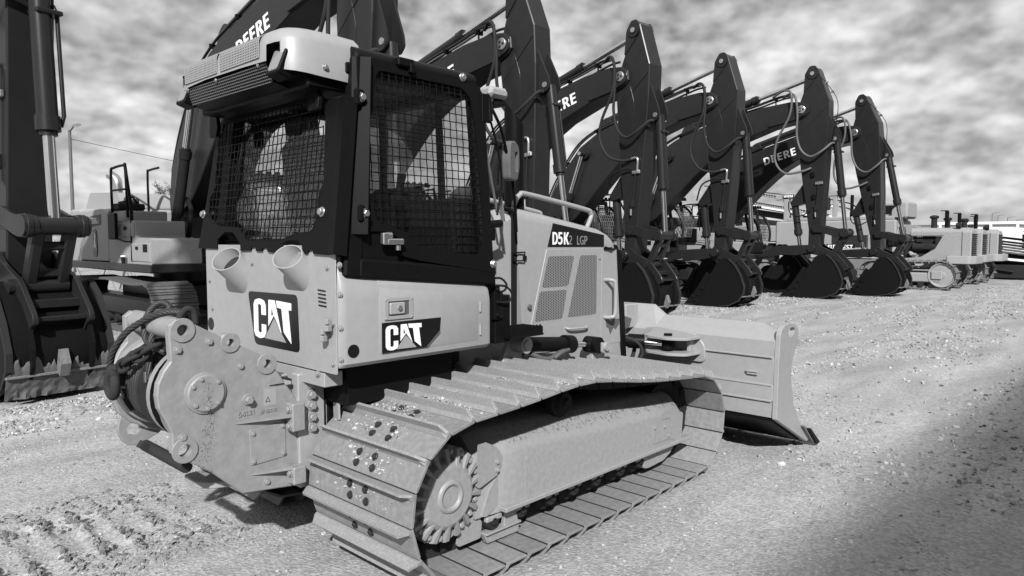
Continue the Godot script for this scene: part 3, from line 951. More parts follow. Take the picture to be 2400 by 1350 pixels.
func dozer_hood(D: Node) -> void:
	var rows := []
	for s in [[1.24, 1.978, .45], [1.50, 1.945, .45], [1.9, 1.888, .45], [2.24, 1.838, .45], [2.34, 1.805, .448], [2.41, 1.765, .442], [2.445, 1.71, .435], [2.47, 1.60, .43], [2.535, .78, .43]]:
		var x: float = s[0]; var y: float = s[1]; var z: float = s[2]
		var r := PackedVector3Array()
		var xb := 1.33 if x < 1.3 else x
		if x > 2.0:
			xb = maxf(x, lerpf(x, 2.535, .9))
		for q in [[.78, 0.0, 1.0], [1.2, 0.0, .5], [1.60, 0.0, .15], [y - .09, 0.0, 0.0], [y - .05, .008, 0.0], [y - .02, .03, 0.0], [y - .004, .065, 0.0], [y, .11, 0.0]]:
			r.append(Vector3(lerpf(x, xb, q[2]), minf(q[0], y), z - q[1]))
		var cc := r.size()
		for i in range(cc - 1, -1, -1):
			r.append(Vector3(r[i].x, r[i].y, mz(r[i].z)))
		rows.append(r)
	var hood := part(D, "hood", MB.new().loft(rows).smooth(32.0), M.paint)
	# cowl between cab and hood
	var rc := []
	for s in [[.74, 1.74, .40], [1.06, 1.90, .425], [1.20, 1.962, .435]]:
		var r := PackedVector3Array()
		for q in [[.78, 0.0], [s[1] - .07, 0.0], [s[1] - .02, .03], [s[1], .10]]:
			r.append(Vector3(s[0], q[0], s[2] - q[1]))
		for i in range(3, -1, -1):
			r.append(Vector3(s[0], r[i].y, mz(r[i].z)))
		rc.append(r)
	part(D, "cowl", MB.new().loft(rc).smooth(32.0), M.paint)
	part(D, "hood_seal", MB.new().prism(P2([.40, .80, .444, .80, .446, 1.93, .36, 1.968, mz(.36), 1.968, mz(.446), 1.93, mz(.444), .80]), at(Vector3.ZERO, FZY), 1.195, 1.245), M.rubber)
	part(D, "radiator_guard", MB.new().prism(P2([2.53, .76, 2.60, .76, 2.52, 1.62, 2.45, 1.70, 2.42, 1.71]), at(Vector3(0, 0, ZC)), -.42, .42, .006), M.black)
	# decal with the model name
	var fs := at(Vector3(0, 0, .4505))
	part(hood, "decal", MB.new().prism(P2([1.565, 1.695, 2.258, 1.692, 2.256, 1.785, 1.625, 1.868]), fs, 0.0, .003), M.decal)
	words(hood, "D5K", M.white, at(Vector3(1.713, 1.757, .4545)), .19, .092, .002)
	words(hood, "2", M.cast_paint, at(Vector3(1.828, 1.745, .4545)), .036, .066, .002, false)
	words(hood, "LGP", M.cast_paint, at(Vector3(1.972, 1.743, .4545)), .125, .066, .002, false)
	# side door with three perforated screens
	var dp := part(D, "engine_door", MB.new().prism(P2([1.548, 1.678, 2.222, 1.678, 2.216, .92, 1.31, .92]), fs, 0.0, .008, .003), M.paint)
	for q in [[1.566, 1.626, 1.869, 1.626, 1.798, 1.399, 1.493, 1.399], [1.942, 1.627, 2.154, 1.627, 2.151, 1.160, 1.792, 1.160], [1.471, 1.372, 1.783, 1.372, 1.729, 1.158, 1.414, 1.158]]:
		var sp := rounded(P2(q), .025)
		part(dp, "screen", MB.new().prism(sp, fs, .008, .0095), M.perforated)
	part(D, "front_side_panel", MB.new().prism(P2([2.232, 1.678, 2.432, 1.672, 2.50, .90, 2.226, .90]), fs, -.012, .002, .002), M.paint)
	var hd := MB.new().pipe(curve(P3([2.272, 1.425, .45, 2.29, 1.425, .50, 2.315, 1.40, .525, 2.322, 1.28, .525, 2.315, 1.15, .525, 2.29, 1.125, .50, 2.268, 1.125, .45])), .016, 10)
	part(D, "grab_handle", hd, M.paint)
	part(D, "grab_handle", MB.new().pipe(curve(P3([1.77, 1.083, .455, 1.785, 1.076, .485, 1.90, 1.072, .492, 2.005, 1.068, .485, 2.023, 1.071, .455])), .009, 8), M.paint)
	part(D, "strap", MB.new().box(Vector3(2.30, 1.678, .462), Vector3(.10, .018, .018), .003).pipe(P3([2.25, 1.69, .47, 2.33, 1.67, .475, 2.42, 1.675, .45, 2.50, 1.655, .44]), .007), M.black)
	for q in [[2.19, 1.60], [2.19, .97]]:
		bolt(dp, Vector3(q[0], q[1], .459), Vector3.BACK, .01, M.cast_paint)
	for q in [[2.41, 1.30], [2.43, 1.20]]:
		bolt(D, Vector3(q[0], q[1], .452), Vector3.BACK, .014, M.zinc)
	part(D, "latch_knob", MB.new().lathe([Vector2(0, .012), Vector2(.018, .012), Vector2(.02, 0)], at(Vector3(1.36, 1.27, .459)), 12), M.grey_plastic)
	part(D, "door_catch", MB.new().pipe(P3([1.19, 1.655, .46, 1.19, 1.60, .46, 1.30, 1.60, .47, 1.30, 1.66, .47, 1.19, 1.655, .46]), .006, 6).box(Vector3(1.31, 1.62, .46), Vector3(.03, .03, .02), .004), M.black)
	part(D, "torn_sticker", MB.new().prism(P2([2.286, 1.107, 2.481, 1.097, 2.475, 1.05, 2.43, 1.01, 2.40, 1.03, 2.352, .977, 2.33, 1.03, 2.30, 1.042]), fs, .002, .0035), M.screen)
	# rail over the hood
	for z in [.30, mz(.30)]:
		part(D, "hood_rail", MB.new().pipe(curve(P3([1.365, 1.94, z, 1.375, 2.01, z, 1.43, 2.07, z, 1.53, 2.078, z, 2.20, 1.992, z, 2.275, 1.965, z, 2.285, 1.93, z, 2.20, 1.80, z])), .019, 10), M.paint)
	# exhaust stack and air intake
	part(D, "exhaust_stack", MB.new().lathe([Vector2(.075, -.72), Vector2(.075, .0), Vector2(.067, .0), Vector2(.067, -.3)], Transform3D(Basis(), Vector3(1.50, 2.55, .18)) * Transform3D(Basis(Vector3(1, 0, 0), -PI / 2), Vector3.ZERO), 20).loft([stack_ring(0.0), stack_ring(1.0)], true, false, false).smooth(30.0), M.black)
	part(D, "air_cleaner", MB.new().ball(Vector3(1.15, 1.98, .02), Vector3(.14, .16, .14), 14), M.paint)

func stack_ring(t: float) -> PackedVector3Array:
	var r := PackedVector3Array()
	for i in 20:
		var a := TAU * i / 20
		r.append(Vector3(1.50 + cos(a) * .075, 2.55 + t * (.13 + .09 * cos(a + 2.2)), .18 + sin(a) * .075))
	return r

func dozer_blade(D: Node) -> void:
	# cross-section of the blade in x,y
	var z0 := mz(1.55)
	var z1 := 1.55
	var back := [3.035, .345, 3.035, .475, 3.025, .48, 3.025, .60, 3.035, .605, 3.035, .82, 3.045, .83, 3.05, .95]
	var front := [3.40, .93, 3.31, .83, 3.265, .70, 3.27, .58, 3.34, .39, 3.47, .24, 3.64, .09]
	var sec := P2(back + [3.12, 1.0, 3.36, .97] + front + [3.62, .075])
	var bl := part(D, "blade", MB.new().prism(sec, at(Vector3.ZERO), z0 + .02, z1 - .02, .004).smooth(28.0), M.paint)
	for y in [.478, .603, .826]:
		part(bl, "weld_seam", MB.new().box(Vector3(3.028, y, ZC), Vector3(.02, .016, z1 - z0 - .06), .004), M.paint)
	# spill plate on top, tapering to the ends
	var sp := MB.new()
	var prow := func(z: float, h: float, d: float) -> PackedVector3Array:
		return PackedVector3Array([Vector3(3.10, .985, z), Vector3(3.12 + d, .985 + h, z), Vector3(3.15 + d, .985 + h, z), Vector3(3.36, .96, z)])
	sp.loft([prow.call(z1 - .03, .005, .02), prow.call(1.34, .085, .13), prow.call(.42, .085, .13), prow.call(.30, .17, .13), prow.call(mz(.30), .17, .13), prow.call(mz(.42), .085, .13), prow.call(mz(1.34), .085, .13), prow.call(mz(z1 - .03), .005, .02)])
	part(bl, "spill_plate", sp, M.paint)
	# end plates with lifting eye
	var ep := rounded(P2([3.055, 1.0, 3.075, 1.045, 3.13, 1.075, 3.227, 1.085, 3.33, 1.07, 3.40, 1.03, 3.415, .985, 3.405, .945, 3.435, .925, 3.36, .86, 3.32, .80, 3.285, .72, 3.29, .62, 3.345, .42, 3.45, .275, 3.56, .17, 3.70, .06, 3.66, .035, 3.02, .34, 3.035, .82]), .006, 2)
	var eye := rounded(P2([3.20, .995, 3.25, .965, 3.32, .985, 3.345, 1.02, 3.30, 1.05, 3.22, 1.04]), .02)
	for z in [z1, z0]:
		part(bl, "end_plate", MB.new().plate(ep, [eye], at(Vector3(0, 0, z)), -.02, .02, .004), M.paint)
	# cutting edge and end bits
	part(bl, "cutting_edge", MB.new().prism(P2([3.50, .20, 3.53, .205, 3.78, .01, 3.74, .005]), at(Vector3.ZERO), z0 - .05, z1 + .05, .003), M.bucket_steel)
	part(bl, "end_bit", MB.new().prism(P2([3.56, .17, 3.60, .17, 3.82, .008, 3.75, .006]), at(Vector3.ZERO), z1 + .02, z1 + .075, .003), M.black)
	part(bl, "lower_back", MB.new().prism(P2([3.02, .34, 3.60, .07, 3.57, .055, 3.04, .315]), at(Vector3.ZERO), z0 + .03, z1 - .03), M.black)
	part(bl, "handle", MB.new().box(Vector3(3.018, .70, 1.36), Vector3(.02, .018, .10), .004).box(Vector3(3.022, .68, 1.36), Vector3(.012, .018, .09), .004), M.paint)
	# bracket of the angle cylinder on the blade back
	var br := MB.new()
	br.prism(rounded(P2([.30, .72, .95, .72, .95, .86, .86, .955, .50, .99, .36, .97]), .05, 5), at(Vector3(3.03, 0, 0), FZY), -.02, .008, .004)
	part(bl, "backing_plate", br, M.paint)
	for y in [.80, .93]:
		part(bl, "lug", MB.new().prism(rounded(P2([2.76, .52, 3.03, .42, 3.03, .92, 2.80, .90, 2.72, .76]), .05, 5), at(Vector3(0, y, 0), FXZ), -.012, .012, .003), M.paint)
	part(bl, "lug_web", MB.new().box(Vector3(2.98, .865, .84), Vector3(.10, .11, .03), .004), M.paint)
	part(bl, "pin", MB.new().tube(Vector3(2.84, .78, .70), Vector3(2.84, .96, .70), .035, .035, 14), M.black)
	var cy := MB.new()
	cy.tube(Vector3(2.50, .90, .20), Vector3(2.72, .885, .50), .05, .05, 16)
	cy.tube(Vector3(2.66, .89, .42), Vector3(2.74, .884, .53), .062, .062, 16)
	part(D, "angle_cylinder", cy, M.black)
	part(D, "cylinder_rod", MB.new().tube(Vector3(2.72, .884, .50), Vector3(2.83, .868, .68), .02, .02, 12), M.chrome)
	part(D, "rod_eye", MB.new().tube(Vector3(2.84, .83, .70), Vector3(2.84, .905, .70), .055, .055, 16), M.black)
	# push frame, centre pivot and tower
	var pf := MB.new()
	for z in [.52, mz(.52)]:
		pf.bar(Vector3(1.5, .42, z), Vector3(2.75, .40, z), .12, .16, Vector3.UP, .01)
	pf.bar(Vector3(2.75, .40, mz(.58)), Vector3(2.75, .40, .58), .16, .18, Vector3.UP, .01)
	pf.box(Vector3(2.90, .45, ZC), Vector3(.28, .30, .30), .02)
	part(D, "push_frame", pf, M.frame_paint)
	part(bl, "top_bracket", MB.new().box(Vector3(2.98, .92, .12), Vector3(.14, .30, .05), .006).box(Vector3(2.98, 1.03, mz(.12)), Vector3(.14, .30, .05), .006).box(Vector3(3.02, 1.06, ZC + .05), Vector3(.20, .22, .28), .01), M.paint)
	part(D, "tilt_cylinder", MB.new().tube(Vector3(2.80, .90, .10), Vector3(2.80, 1.13, .10), .055, .055, 16).lathe([Vector2(.03, .04), Vector2(.05, .03), Vector2(.075, 0), Vector2(.075, -.03)], Transform3D(Basis(Vector3(1, 0, 0), -PI / 2), Vector3(2.80, 1.14, .10)), 16), M.black)
	part(D, "front_cover", MB.new().prism(P2([2.58, .95, 2.80, .98, 2.84, 1.06, 2.70, 1.10, 2.58, 1.06]), at(Vector3.ZERO), .14, .34, .006), M.screen)
	part(D, "hose", MB.new().pipe(curve(P3([2.52, .82, .30, 2.60, .92, .40, 2.66, .88, .52, 2.68, .78, .55, 2.62, .70, .5])), .016).pipe(curve(P3([2.5, .75, .2, 2.6, .68, .35, 2.7, .72, .42, 2.74, .84, .44])), .018), M.hose)

func dozer_winch(D: Node) -> void:
	var zr := .40
	var zl := -.225
	var out := P2([-1.085, 1.30, -1.085, 1.345, -1.05, 1.372, -.99, 1.356, -.838, 1.268, -.825, 1.279, -.795, 1.283, -.765, 1.268, -.752, 1.235, -.755, 1.222, -.655, 1.168, -.635, 1.155, -.60, 1.155, -.57, 1.135, -.553, 1.10, -.557, 1.075, -.43, .88, -.43, .42, -.746, .455, -.90, .60, -1.00, .67, -1.045, .70, -1.085, .735, -1.085, .835, -1.112, .90, -1.14, .96, -1.147, 1.02, -1.14, 1.075, -1.115, 1.13, -1.08, 1.175])
	var holes := [circ(Vector2(-1.023, 1.318), .028), circ(Vector2(-.795, 1.235), .020), circ(Vector2(-.605, 1.105), .024), circ(Vector2(-1.03, .742), .032)]
	var win := part(D, "winch", MB.new().plate(out, holes, at(Vector3(0, 0, zr)), -.05, .0, .006), M.cast_paint)
	win.set_meta("label", "rear winch with wire rope on its drum")
	var outl := P2([-1.085, 1.30, -1.085, 1.345, -1.05, 1.372, -.99, 1.356, -.57, 1.12, -.43, .88, -.43, .60, -.80, .66, -1.00, .74, -1.07, .78, -1.13, .84, -1.16, .92, -1.165, 1.02, -1.15, 1.10, -1.115, 1.17, -1.08, 1.21])
	part(win, "side_plate", MB.new().prism(outl, at(Vector3(0, 0, zl)), 0.0, .05, .006), M.cast_paint)
	for q in holes:
		var c := Vector2.ZERO
		for p in q:
			c += p
		c /= q.size()
		var rr: float = c.distance_to(q[0])
		part(win, "boss", MB.new().plate(circ(c, rr + .03), [circ(c, rr)], at(Vector3(0, 0, zr)), 0.0, .008, .002).smooth(30), M.cast_paint)
	# tie bar through the top, raised housing rings, drum
	part(win, "tie_bar", MB.new().tube(Vector3(-1.023, 1.318, zl + .02), Vector3(-1.023, 1.318, zr - .04), .055, .055, 22).ball(Vector3(-1.023, 1.318, zl + .02), Vector3(.055, .055, .03), 14), M.cast_paint)
	part(win, "drum_housing", MB.new().lathe([Vector2(.235, -.055), Vector2(.235, -.10), Vector2(.228, -.11), Vector2(.10, -.11)], at(Vector3(-.925, 1.003, zr)), 40), M.cast_paint)
	part(win, "drum_housing", MB.new().lathe([Vector2(.10, .13), Vector2(.225, .13), Vector2(.235, .12), Vector2(.235, .05)], at(Vector3(-.925, 1.003, zl)), 40), M.cast_paint)
	part(win, "drum", MB.new().lathe([Vector2(.09, -.04), Vector2(.225, -.04), Vector2(.225, -.02), Vector2(.13, -.02), Vector2(.13, .20), Vector2(.225, .20), Vector2(.225, .22), Vector2(.09, .22)], at(Vector3(-.925, 1.003, zl + .16)), 40), M.rust)
	# wire rope in layers on the drum
	var rope := MB.new()
	for layer in 3:
		var path := []
		var rr := .155 + layer * .022
		var turns := 9 - layer
		for i in turns * 20 + 1:
			var a := TAU * i / 20.0
			var z := lerpf(zl + .155, zl + .345, float(i) / (turns * 20.0)) if layer % 2 == 0 else lerpf(zl + .345, zl + .155, float(i) / (turns * 20.0))
			path.append(Vector3(-.925 + cos(a) * rr, 1.003 + sin(a) * rr, z))
		rope.pipe(path, .0115, 6)
	stuff(part(win, "wound_rope", rope, M.cable))
	var loop := curve(P3([-1.10, 1.06, .17, -1.075, 1.24, .14, -1.00, 1.36, .10, -.96, 1.40, .09, -.985, 1.425, .06, -1.03, 1.40, .05, -1.07, 1.33, .06, -1.08, 1.25, .10, -1.07, 1.22, .20, -1.05, 1.20, .25]), 8)
	strand(win, loop, .016)
	strand(win, curve(P3([-.99, 1.30, .33, -.97, 1.375, .31, -1.00, 1.395, .26, -1.05, 1.385, .20, -1.10, 1.34, .10, -1.15, 1.28, .02, -1.185, 1.18, -.06, -1.19, 1.10, -.09, -1.18, 1.06, -.09]), 8), .016)
	# thimble bow, chain and hook
	part(win, "thimble", MB.new().pipe(curve(P3([-1.02, 1.37, .35, -.985, 1.41, .35, -.95, 1.40, .35, -.94, 1.34, .35])), .016, 8), M.rust)
	var ch := [Vector3(-1.08, 1.235, .24), Vector3(-1.11, 1.20, .18), Vector3(-1.135, 1.17, .115), Vector3(-1.155, 1.135, .05), Vector3(-1.17, 1.11, -.01)]
	for i in ch.size() - 1:
		part(win, "chain_link", ring_link(ch[i], ch[i + 1], i % 2 == 0), M.rust)
	part(win, "hook", MB.new().pipe(curve(P3([-1.17, 1.11, -.02, -1.19, 1.09, -.06, -1.20, 1.04, -.09, -1.20, .99, -.085, -1.20, .965, -.04, -1.20, .985, .0, -1.20, 1.03, .01, -1.195, 1.06, -.01])), .023, 10).ball(Vector3(-1.18, 1.08, -.05), Vector3(.03, .04, .03)), M.rust)
	part(win, "tag_plate", MB.new().box(Vector3(-1.115, 1.075, .14), Vector3(.004, .05, .08), .001), M.zinc)
	# round cover with bolts
	var cov := part(win, "cover", MB.new().lathe([Vector2(0, .022), Vector2(.084, .022), Vector2(.09, .017), Vector2(.092, .012), Vector2(.10, .010), Vector2(.102, 0)], at(Vector3(-.925, 1.003, zr)), 36), M.cast_paint)
	for a in [.7, 1.9, 3.9, 4.75, 5.5, 2.6]:
		bolt(cov, Vector3(-.925 + cos(a) * .075, 1.003 + sin(a) * .075, zr + .02), Vector3.BACK, .010, M.cast_paint)
	for q in [[-.713, .936, .022], [-.898, 1.25, .015], [-1.047, 1.226, .016], [-.744, 1.11, .014], [-1.037, .805, .016], [-.618, .486, .014]]:
		bolt(win, Vector3(q[0], q[1], zr), Vector3.BACK, q[2], M.cast_paint, 1.6 if q[2] > .02 else 0.9)
	var cp := part(win, "cover_plate", MB.new().prism(rounded(P2([-.705, .59, -.51, .60, -.508, .785, -.71, .775]), .01), at(Vector3(0, 0, zr)), 0.0, .006, .002), M.cast_paint)
	for q in [[-.69, .755], [-.525, .765], [-.69, .61], [-.525, .62]]:
		bolt(cp, Vector3(q[0], q[1], zr + .006), Vector3.BACK, .010, M.cast_paint)
	# cast ribs, mounting ears
	for q in [[.82, -.777, -.50], [.54, -.70, -.50]]:
		part(win, "rib", MB.new().loft([PackedVector3Array([Vector3(q[1], q[0], zr), Vector3(q[1], q[0] + .006, zr), Vector3(q[1], q[0] + .006, zr + .004), Vector3(q[1], q[0], zr + .004)]), PackedVector3Array([Vector3(q[2], q[0] - .006, zr), Vector3(q[2], q[0] + .012, zr), Vector3(q[2], q[0] + .012, zr + .06), Vector3(q[2], q[0] - .006, zr + .06)])]), M.cast_paint)
	for q in [[.735, .885, .815], [.45, .545, .50]]:
		var ear := part(win, "ear", MB.new().box(Vector3(-.465, (q[0] + q[1]) * .5, zr + .035), Vector3(.075, q[1] - q[0], .07), .006), M.cast_paint)
		bolt(ear, Vector3(-.503, q[1] - .03, zr + .04), Vector3.LEFT, .018, M.cast_paint)
		if q[1] > .6:
			bolt(ear, Vector3(-.503, q[0] + .03, zr + .04), Vector3.LEFT, .018, M.cast_paint)
	part(win, "shelf", MB.new().box(Vector3(-.53, .985, .30), Vector3(.13, .018, .20), .003).box(Vector3(-.52, 1.02, .25), Vector3(.12, .012, .20), .003), M.paint)
	# rust and oil run down from the cover in specks
	var rs := MB.new()
	for i in 300:
		var t := rng.randf()
		var p := Vector3(-.925 + rng.randfn(0.0, .008 + .022 * t) + .02 * sin(t * 5.0), lerpf(1.06, .58, pow(t, .8)), zr + .0012)
		if p.y > .90:
			p.z += .022
		var q := rng.randf_range(.0006, .0019)
		rs.quad(p + Vector3(-q, 0, 0), p + Vector3(0, -q * rng.randf_range(1, 4), 0), p + Vector3(q, 0, 0), p + Vector3(0, q * rng.randf_range(1, 2), 0))
	stuff(part(win, "rust_specks", rs, M.rust))
	# cast number and warning plate
	words(win, "54121", M.cast_paint, Transform3D(Basis(Vector3(0, 0, 1), .06), Vector3(-.722, .868, zr + .002)), .085, .026, .006)
	var wp := part(win, "warning_plate", MB.new().prism(rect(-.625, .885, -.555, .975, .004), at(Vector3(0, 0, zr)), 0.0, .002), M.paint)
	part(wp, "triangle", MB.new().plate(P2([-.618, .905, -.588, .905, -.603, .935]), [P2([-.612, .909, -.594, .909, -.603, .927])], at(Vector3(0, 0, zr)), .002, .003), M.screen)
	words(win, "EF  051113", M.cast_paint, at(Vector3(-.60, .86, zr + .002)), .09, .018, .005)
	# drawbar jaw at the bottom, lug ring below the drum
	part(win, "drawbar_jaw", MB.new().prism(rounded(P2([-.87, -.04, -.875, .13, -.82, .20, -.60, .30, -.60, -.05]), .03), at(Vector3(0, .47, 0), FXZ), -.02, .015, .004).prism(rounded(P2([-.86, -.02, -.865, .12, -.82, .18, -.62, .26, -.62, -.03]), .03), at(Vector3(0, .585, 0), FXZ), -.015, .015, .004).box(Vector3(-.68, .53, .10), Vector3(.14, .10, .30), .01), M.frame_paint)
	part(win, "lug", MB.new().plate(rounded(P2([-1.13, .74, -1.10, .66, -1.03, .64, -.90, .70, -.90, .86, -1.10, .86]), .03), [circ(Vector2(-1.05, .735), .034), rounded(P2([-.99, .72, -.93, .735, -.94, .78, -1.0, .765]), .012)], at(Vector3(0, 0, zl + .01)), -.03, .0, .003), M.cast_paint)
	part(win, "lower_roller", MB.new().tube(Vector3(-1.0, .64, -.20), Vector3(-1.0, .64, .34), .03, .03, 12).bar(Vector3(-1.06, .68, -.1), Vector3(-.86, .52, -.1), .05, .04), M.rust)

func strand(parent: Node, path: Array, r: float) -> void:
	# six strands twisted round each other
	var b := MB.new()
	var fx := Vector3.ZERO
	for s in 5:
		var q := []
		fx = Vector3.ZERO
		for i in path.size():
			var d: Vector3 = (path[mini(i + 1, path.size() - 1)] - path[maxi(i - 1, 0)]).normalized()
			if fx == Vector3.ZERO:
				fx = d.cross(Vector3.UP)
			fx = (fx - d * fx.dot(d)).normalized()
			var a := TAU * s / 5.0 + i * 0.55
			q.append(path[i] + (fx * cos(a) + d.cross(fx) * sin(a)) * r * .55)
		b.pipe(q, r * .55, 6)
	part(parent, "wire_rope", b, M.cable)

func ring_link(a: Vector3, b: Vector3, flat: bool) -> MB:
	var d := (b - a).normalized()
	var s := d.cross(Vector3.UP).normalized()
	if not flat:
		s = d.cross(s).normalized()
	var c := (a + b) * .5
	var hl := a.distance_to(b) * .5 + .016
	var path := []
	for i in 17:
		var t := TAU * i / 16.0
		path.append(c + d * hl * signf(cos(t)) * pow(absf(cos(t)), .8) + s * .028 * sin(t))
	return MB.new().pipe(path, .012, 8, false)

# ---- tracks
func track_path() -> Array:
	var p := []
	for i in 24:
		p.append(Vector2(lerpf(0.0, 2.27, i / 24.0), .045))
	for i in 24:
		var a := -PI * .5 + PI * i / 24.0
		p.append(Vector2(2.27 + .365 * cos(a), .405 + .362 * sin(a)))
	var top := [Vector3(2.27, .767, 0), Vector3(1.99, .79, 0), Vector3(1.6, .828, 0), Vector3(1.3, .872, 0), Vector3(1.0, .915, 0), Vector3(.75, .915, 0), Vector3(.4, .885, 0), Vector3(0, .862, 0)]
	for q in curve(top, 6):
		p.append(Vector2(q.x, q.y))
	for i in range(1, 24):
		var a := PI * .5 + PI * i / 24.0
		p.append(Vector2(.41 * cos(a), .4535 + .4085 * sin(a)))
	return p

func resample(p: Array, cnt: int, phase: float) -> Array:
	var acc := [0.0]
	for i in p.size():
		acc.append(acc[i] + p[i].distance_to(p[(i + 1) % p.size()]))
	var tot: float = acc[p.size()]
	var o := []
	var j := 0
	for k in cnt:
		var s := fmod(tot * (k + phase) / cnt, tot)
		j = 0
		while acc[j + 1] < s:
			j += 1
		o.append(p[j].lerp(p[(j + 1) % p.size()], (s - acc[j]) / (acc[j + 1] - acc[j])))
	return o

func dozer_tracks(D: Node) -> void:
	var hw := .44
	# one shoe, along local x the run, local y outwards, local z across
	var sh := MB.new()
	var pw := .174
	sh.prism(P2([-.083, -.016, .066, -.016, .075, -.008, .073, -.002, .05, .0, -.055, .0, -.066, .008, -.085, .008]), Transform3D(), -hw, hw, .002)
	var gp := func(z: float, h: float) -> PackedVector3Array:
		return PackedVector3Array([Vector3(-.0855, .004, z), Vector3(-.052, .002, z), Vector3(-.066, h * .4, z), Vector3(-.0705, h, z), Vector3(-.0845, h, z)])
	var grouser := MB.new().loft([gp.call(-hw + .002, .014), gp.call(-hw + .035, .058), gp.call(hw - .035, .058), gp.call(hw - .002, .014)]).mesh()
	var shoe := sh.mesh()
	var lk := MB.new()
	for z in [-.10, .10]:
		lk.prism(rounded(P2([-.105, -.105, .105, -.105, .115, -.06, .08, -.016, -.08, -.016, -.115, -.06]), .03), Transform3D(), z - .02, z + .02, .004)
		lk.tube(Vector3(-.083, -.065, z - .03), Vector3(-.083, -.065, z + .03), .032, .032, 12)
	lk.tube(Vector3(-.083, -.065, -.12), Vector3(-.083, -.065, .12), .024, .024, 12)
	# lip under the next shoe; its dark colour stands in for gap shade
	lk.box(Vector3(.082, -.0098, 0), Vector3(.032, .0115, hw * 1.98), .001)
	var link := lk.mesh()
	var pts := resample(track_path(), 42, .32)
	for side in [1, -1]:
		var zc := .89 if side > 0 else mz(.89)
		for k in pts.size():
			var a: Vector2 = pts[k]
			var b: Vector2 = pts[(k + 1) % pts.size()]
			var c := (a + b) * .5
			var t := Vector3(b.x - a.x, b.y - a.y, 0).normalized()
			var nrm := Vector3(t.y, -t.x, 0)
			var xf := Transform3D(Basis(t, nrm, t.cross(nrm)), Vector3(c.x, c.y, zc))
			var s := put("track_shoe", shoe, M["track_%d" % ((k * 7 + k / 3) % 5)], D, xf)
			put("grouser", grouser, M.track_worn, s)
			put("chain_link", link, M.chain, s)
			if side > 0 and (c.y > .2):
				for q in [[-.02, -.07], [.035, -.085], [-.02, .06], [.035, .05]]:
					put("bolt", bolt_mesh(), M.rust, s, Transform3D(Basis(Vector3(1, 0, 0), -PI / 2) * Basis.from_scale(Vector3(.016, .016, .014)), Vector3(q[0], 0.0, q[1])))
		var S := func(z: float) -> float:
			return z if side > 0 else mz(z)
		var sg := 1.0 if side > 0 else -1.0
		# track frame: a long box with a sloping top
		var rows := []
		var fx := [.20, .36, .40, .56, 1.2, 1.85, 2.25, 2.31]
		for i in fx.size():
			var x: float = fx[i]
			var w := 1.13 if x < .39 else 1.15
			var ins := .02 if (i == 0 or i == fx.size() - 1) else 0.0
			var yt := lerpf(.70, .60, clampf((x - .3) / 2.0, 0, 1)) - ins
			var ysh := yt - .10
			var r := PackedVector3Array()
			for q in [[.64, .24], [w - ins, .24], [w - ins, ysh - .04], [w - .006 - ins, ysh - .015], [w - .03 - ins, ysh + .015], [w - .12, yt - .012], [w - .15, yt], [.66, yt]]:
				r.append(Vector3(x, q[1], S.call(q[0])))
			rows.append(r)
		var tf := part(D, "track_frame", MB.new().loft(rows).smooth(35.0), M.frame_paint)
		part(tf, "ledge", MB.new().box(Vector3(1.375, .262, S.call(1.16)), Vector3(2.03, .026, .06), .004), M.frame_paint)
		part(tf, "weld_band", MB.new().prism(P2([1.145, .27, 1.158, .27, 1.158, .50, 1.13, .56, 1.0, .69, .98, .68, 1.12, .54, 1.145, .49]), at(Vector3.ZERO, FZY) * Transform3D(Basis.from_scale(Vector3(sg, 1, 1)), Vector3(0 if side > 0 else 2 * ZC, 0, 0)), .555, .572), M.frame_paint)
		# flecks of dried mud on the sloping shoulder
		var mf := MB.new()
		for i in 380:
			var x := rng.randf_range(.42, 2.28)
			var f := pow(rng.randf(), .8)
			var yt2 := lerpf(.70, .60, clampf((x - .3) / 2.0, 0, 1))
			var p0 := Vector3(x, yt2 - .085, S.call(1.122)).lerp(Vector3(x, yt2 - .012, S.call(1.03)), f)
			var dn := (Vector3(0, -.073, .092 * sg)).normalized()
			var nn := Vector3(0, .092, .073 * sg).normalized()
			p0 += nn * .003
			var l := rng.randf_range(.004, .024)
			var w := rng.randf_range(.001, .0035)
			mf.quad(p0 - Vector3(w, 0, 0), p0 + dn * l, p0 + Vector3(w, 0, 0) + dn * l * .4, p0 + Vector3(w * .6, 0, 0) - dn * w)
		stuff(part(tf, "mud_flecks", mf, M.muddy_track))
		# bolted guide plates near the sprocket
		part(tf, "guide_plate", MB.new().prism(P2([.20, .42, .335, .46, .375, .52, .375, .56, .33, .62, .25, .66, .20, .66]), at(Vector3(0, 0, S.call(1.13))), 0.0, .016 * sg, .0), M.frame_paint)
		part(tf, "guide_plate", MB.new().prism(P2([.235, .25, .27, .24, .36, .285, .385, .40, .37, .50, .335, .43, .29, .38]), at(Vector3(0, 0, S.call(1.11))), 0.0, .02 * sg, .0), M.frame_paint)
		for y in [.535, .49]:
			bolt(tf, Vector3(.335, y, S.call(1.146)), Vector3(0, 0, sg), .013, M.frame_paint)
		part(tf, "mud_plate", MB.new().prism(rounded(P2([.085, .13, .10, .115, .26, .115, .27, .20, .24, .25, .12, .25]), .012), at(Vector3(0, 0, S.call(1.08))), 0.0, .012 * sg), M.frame_paint)
		part(tf, "roller_guard", MB.new().prism(P2([.27, .13, .55, .13, .55, .07, .30, .075]), at(Vector3(0, 0, S.call(1.09))), -.02, .02, .004).box(Vector3(.41, .135, S.call(1.10)), Vector3(.28, .012, .06), .003).box(Vector3(.48, .18, S.call(1.10)), Vector3(.11, .10, .03), .004), M.frame_paint)
